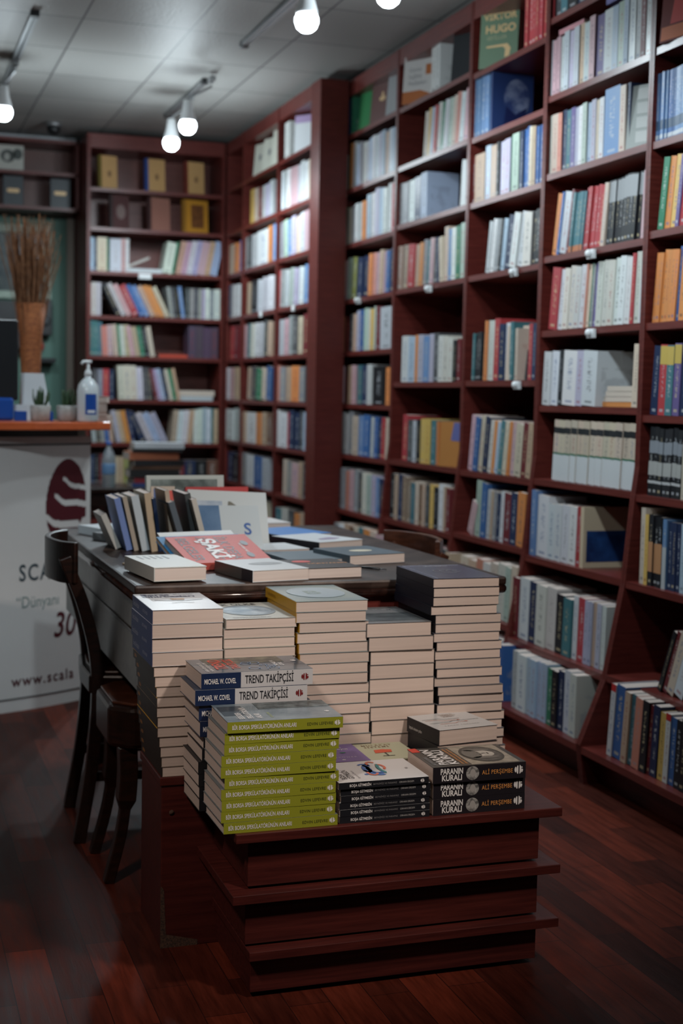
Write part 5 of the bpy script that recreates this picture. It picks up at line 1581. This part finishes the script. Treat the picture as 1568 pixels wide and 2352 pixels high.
flat(root, [ell(.13, .30, .06, .045, 12), ell(.17, .25, .045, .03, 12)], M_ICE, Matrix.Translation((0, .0115, 0)) @ MSPINE, 'painted_cloud')
root = empty('wall_cabinet', (.6, 9.05, 2.33), 0, 'open mahogany wall cabinet above the framed picture', 'cabinet')
for z in (.0, .215, .415): MB().box(-.6, .625, -.15, .145, z, z + .02).build('shelf', M_WOODH, root)
MB().box(.612, .63, -.15, .145, 0, .432).build('side_panel', M_WOODH, root)
MB().box(-.6, -.582, -.15, .145, 0, .432).build('side_panel', M_WOODH, root)
MB().box(-.58, .61, .125, .14, .02, .41).build('back_panel', noisy('dusky_back_panel', (.13, .05, .04), (.18, .07, .055), ns=3, rough=.4), root)
root = empty('photo_card', (.78, 8.93, 2.566), 0, 'black and white photograph card on the wall cabinet', 'picture')
MB().box(-.09, .112, 0, .006, 0, .152).build('card', mat('old_photo_paper', (.50, .50, .45), .5), root)
flat(root, [ell(.015, .085, .045, .04, 14), ell(.075, .10, .03, .035, 12)], mat('photo_dark', (.05, .06, .055), .5), Matrix.Translation((0, -.001, 0)) @ MSPINE, 'photo_figures')
flat(root, [ell(.01, .08, .018, .024, 14)], mat('photo_pale', (.42, .42, .38), .5), Matrix.Translation((0, -.002, 0)) @ MSPINE, 'photo_figures')
for (x, lb) in [(.83, 'black box with a gold plate on the wall cabinet, left one'), (1.12, 'black box with a gold plate on the wall cabinet, right one')]:
    root = empty('presentation_box', (x, 8.95, 2.3505), 0, lb, 'box', 'black boxes in the wall cabinet')
    MB().box(-.062, .062, 0, .05, 0, .185).build('box_body', mat('blue_black_board', (.018, .027, .036), .4), root, bevel=.002)
    flat(root, [[(-.04, .095), (-.032, .107), (.032, .107), (.04, .095), (.032, .082), (-.032, .082)]], M_GOLD, Matrix.Translation((0, -.001, 0)) @ MSPINE, 'gold_plate')
o = MB().box(-.4, .16, -.12, .0, 0, .30).build('dark_cabinet', M_BLACK, bevel=.004); o.location = (.80, 9.195, 1.47); tag(o, 'black wall unit below the framed picture', 'cabinet')
root = empty('wall_speaker', (1.045, 9.19, 1.56), 0, 'black speaker on the green wall under the picture frame', 'speaker')
MB().box(-.045, .045, -.09, 0, 0, .23).build('speaker_housing', M_BLACK, root, bevel=.006)
MB().lathe([(.001, 0), (.03, .002), (.032, .006), (.02, .009), (.001, .006)], 20, M=Matrix.Translation((0, -.09, .09)) @ Euler((R(90), 0, 0)).to_matrix().to_4x4()).build('speaker_cone', M_DKGREY, root)
root = empty('wall_fire_bell', (1.0, 9.19, 1.49), 0, 'small red round alarm bell on the green wall', 'alarm bell')
MB().lathe([(.001, .05), (.03, .048), (.045, .03), (.048, 0)], 24, M=Euler((R(90), 0, 0)).to_matrix().to_4x4()).build('bell_dome', M_RED, root)
MB().lathe([(.001, .056), (.012, .054), (.012, .045)], 16, M=Euler((R(90), 0, 0)).to_matrix().to_4x4()).build('bell_cap', M_LAMPW, root)
o = MB().box(-.09, .05, -.13, 0, 0, .03).build('wall_bracket', M_BLACK, bevel=.004); o.location = (1.06, 9.195, 1.385); tag(o, 'small black bracket shelf under the red bell', 'bracket')

# far side table with a pile, a bottle and a frame
root = empty('side_table', (1.36, 7.45, 0), 0, 'small black table standing before the back bookcase', 'table')
MB().box(-.36, .36, -.2, .2, .675, .70).build('table_top', M_DARKWOOD, root, bevel=.004)
MB().box(-.33, .33, -.17, .17, .60, .675).build('apron', M_DARKWOOD, root)
for sx in (-1, 1):
    for sy in (-1, 1): MB().tube([(sx * .31, sy * .15, 0), (sx * .31, sy * .15, .6)], .02, 4).build('leg', M_DARKWOOD, root)
z = .70
for k, (c, nm) in enumerate([((.03, .06, .17), 'blue'), ((.30, .04, .05), 'crimson'), ((.02, .02, .02), 'black'), ((.10, .05, .03), 'brown'), ((.02, .02, .022), 'charcoal'), ((.42, .14, .07), 'orange-red'), ((.02, .02, .02), 'jet black'), ((.48, .50, .52), 'white')]):
    t_ = .018 + .012 * ((k * 7) % 3)
    STUFF.book(MZ(1.30 + .015 * math.sin(k * 2.1), 7.33 + .01 * (k % 2), z + .0005, R(3 * math.sin(k * 1.7))), .27, .17, t_, c, (.1, .1, .1), .4, 0)
    z += t_ + .001
root = empty('water_bottle', (1.17, 7.30, .7005), 0, 'clear water bottle with a blue label on the far table', 'bottle')
MB().lathe([(.0, 0), (.034, .0), (.036, .01), (.036, .15), (.028, .18), (.013, .21), (.013, .225), (.0, .225)], 20).build('bottle_body', M_GLASSB, root)
MB().lathe([(.0365, .07), (.0372, .075), (.0372, .12), (.0365, .125)], 20).build('label', mat('pale_blue_label', (.12, .24, .42), .5), root)
MB().lathe([(.0, .225), (.015, .225), (.015, .24), (.0, .24)], 16).build('cap', M_BLUE, root)

# ------------------------------------------------------------------ ceiling tracks and lamps


def track(x, y0, y1, label):
    r0 = empty('lighting_track', (x, (y0 + y1) / 2, ZC), 0, label, 'lighting track', 'lighting tracks on the ceiling')
    h = (y1 - y0) / 2
    MB().box(-.017, -.004, -h, h, -.022, 0).box(.004, .017, -h, h, -.022, 0).box(-.017, .017, -h, h, -.006, 0).build('rail', M_GREYM, r0)
    MB().box(-.006, .006, -h, h, -.012, -.006).build('groove', M_BLACK, r0)
    for s in (-1, 1): MB().box(-.019, .019, s * h - .02, s * h + .02, -.026, 0).build('end_cap', M_DKGREY, r0, bevel=.002)


track(1.62, 7.10, 8.05, 'ceiling light track carrying two lit bulbs near the back bookcase')
track(1.62, 4.30, 6.30, 'ceiling light track nearest the right bookcases')
track(.66, 6.15, 7.95, 'ceiling light track at the upper left corner')


def lamp(x, y, z, label, watt, xt=None, tilt=0):
    """a track spot: adapter, stem, holder and a lit globe; z = centre of the globe"""
    xt = x if xt is None else xt
    r0 = empty('track_spotlight', (x, y, ZC), 0, label, 'ceiling lamp', 'lit spotlights on the ceiling tracks')
    d = z - ZC
    MB().box(xt - x - .014, xt - x + .014, -.035, .035, -.045, -.022).build('adapter', M_GREYM, r0)
    MB().tube([(xt - x, 0, -.045), (xt - x, .0, -.07), (0, 0, d + .13), (0, 0, d + .11)], .006, 8).build('stem', M_GREYM, r0)
    MB().lathe([(.0, d + .125), (.022, d + .12), (.028, d + .07), (.040, d + .028), (.040, d + .018), (.0, d + .018)], 20).build('lamp_holder', M_LAMPW, r0)
    MB().lathe([(.036, d + .018), (.043, d + .004), (.0435, d - .012), (.036, d - .032), (.02, d - .045), (.0, d - .048)], 24).build('bulb', M_BULB, r0)
    l = bpy.data.lights.new('lamp_glow', 'SPOT'); l.energy, l.color, l.shadow_soft_size = watt * .9, COOL, .035
    l.spot_size, l.spot_blend = math.radians(174), .35
    o = bpy.data.objects.new('lamp_glow', l); link(o, r0); o.location = (0, 0, d - .09)
    l = bpy.data.lights.new('lamp_side_glow', 'POINT'); l.energy, l.color, l.shadow_soft_size = watt * .33, COOL, .04
    o = bpy.data.objects.new('lamp_side_glow', l); link(o, r0); o.location = (0, 0, d - .09)
    return r0


lamp(1.50, 6.95, 2.548, 'lit spotlight bulb on the middle track, right of the pair', LAMP_W, 1.62)
lamp(1.52, 7.455, 2.548, 'lit spotlight bulb on the middle track, left of the pair', LAMP_W, 1.62)
lamp(1.482, 4.873, 2.552, 'lit spotlight bulb at the top centre of the view', LAMP_W * .8, 1.62)
lamp(.603, 7.003, 2.550, 'lit spotlight bulb at the left edge of the ceiling', LAMP_W, .66)
lamp(1.70, 4.62, 2.60, 'lit spotlight bulb just cut by the top of the view', LAMP_W * .6, 1.62)
# security camera dome
root = empty('security_camera', (1.035, 8.60, ZC), 0, 'dark security camera dome on the ceiling above the wall cabinet', 'security camera')
MB().lathe([(.0, 0), (.05, 0), (.05, -.025), (.0, -.025)], 24).build('camera_base', M_GREYM, root)
MB().lathe([(.042, -.025), (.04, -.05), (.025, -.07), (.0, -.078)], 24).build('camera_dome', M_BLACK, root)
# ------------------------------------------------------------------ the mass of small books, one object
me = STUFF.mesh('shelved_books', [M_COVER, M_PAGES])
o = link(bpy.data.objects.new('shelved_books', me))
tag(o, 'mass of small books filling the far bookcases and remaining shelves', 'books', kind='stuff')


print('individual books', NBOOK[0], 'far book faces', len(STUFF.f))
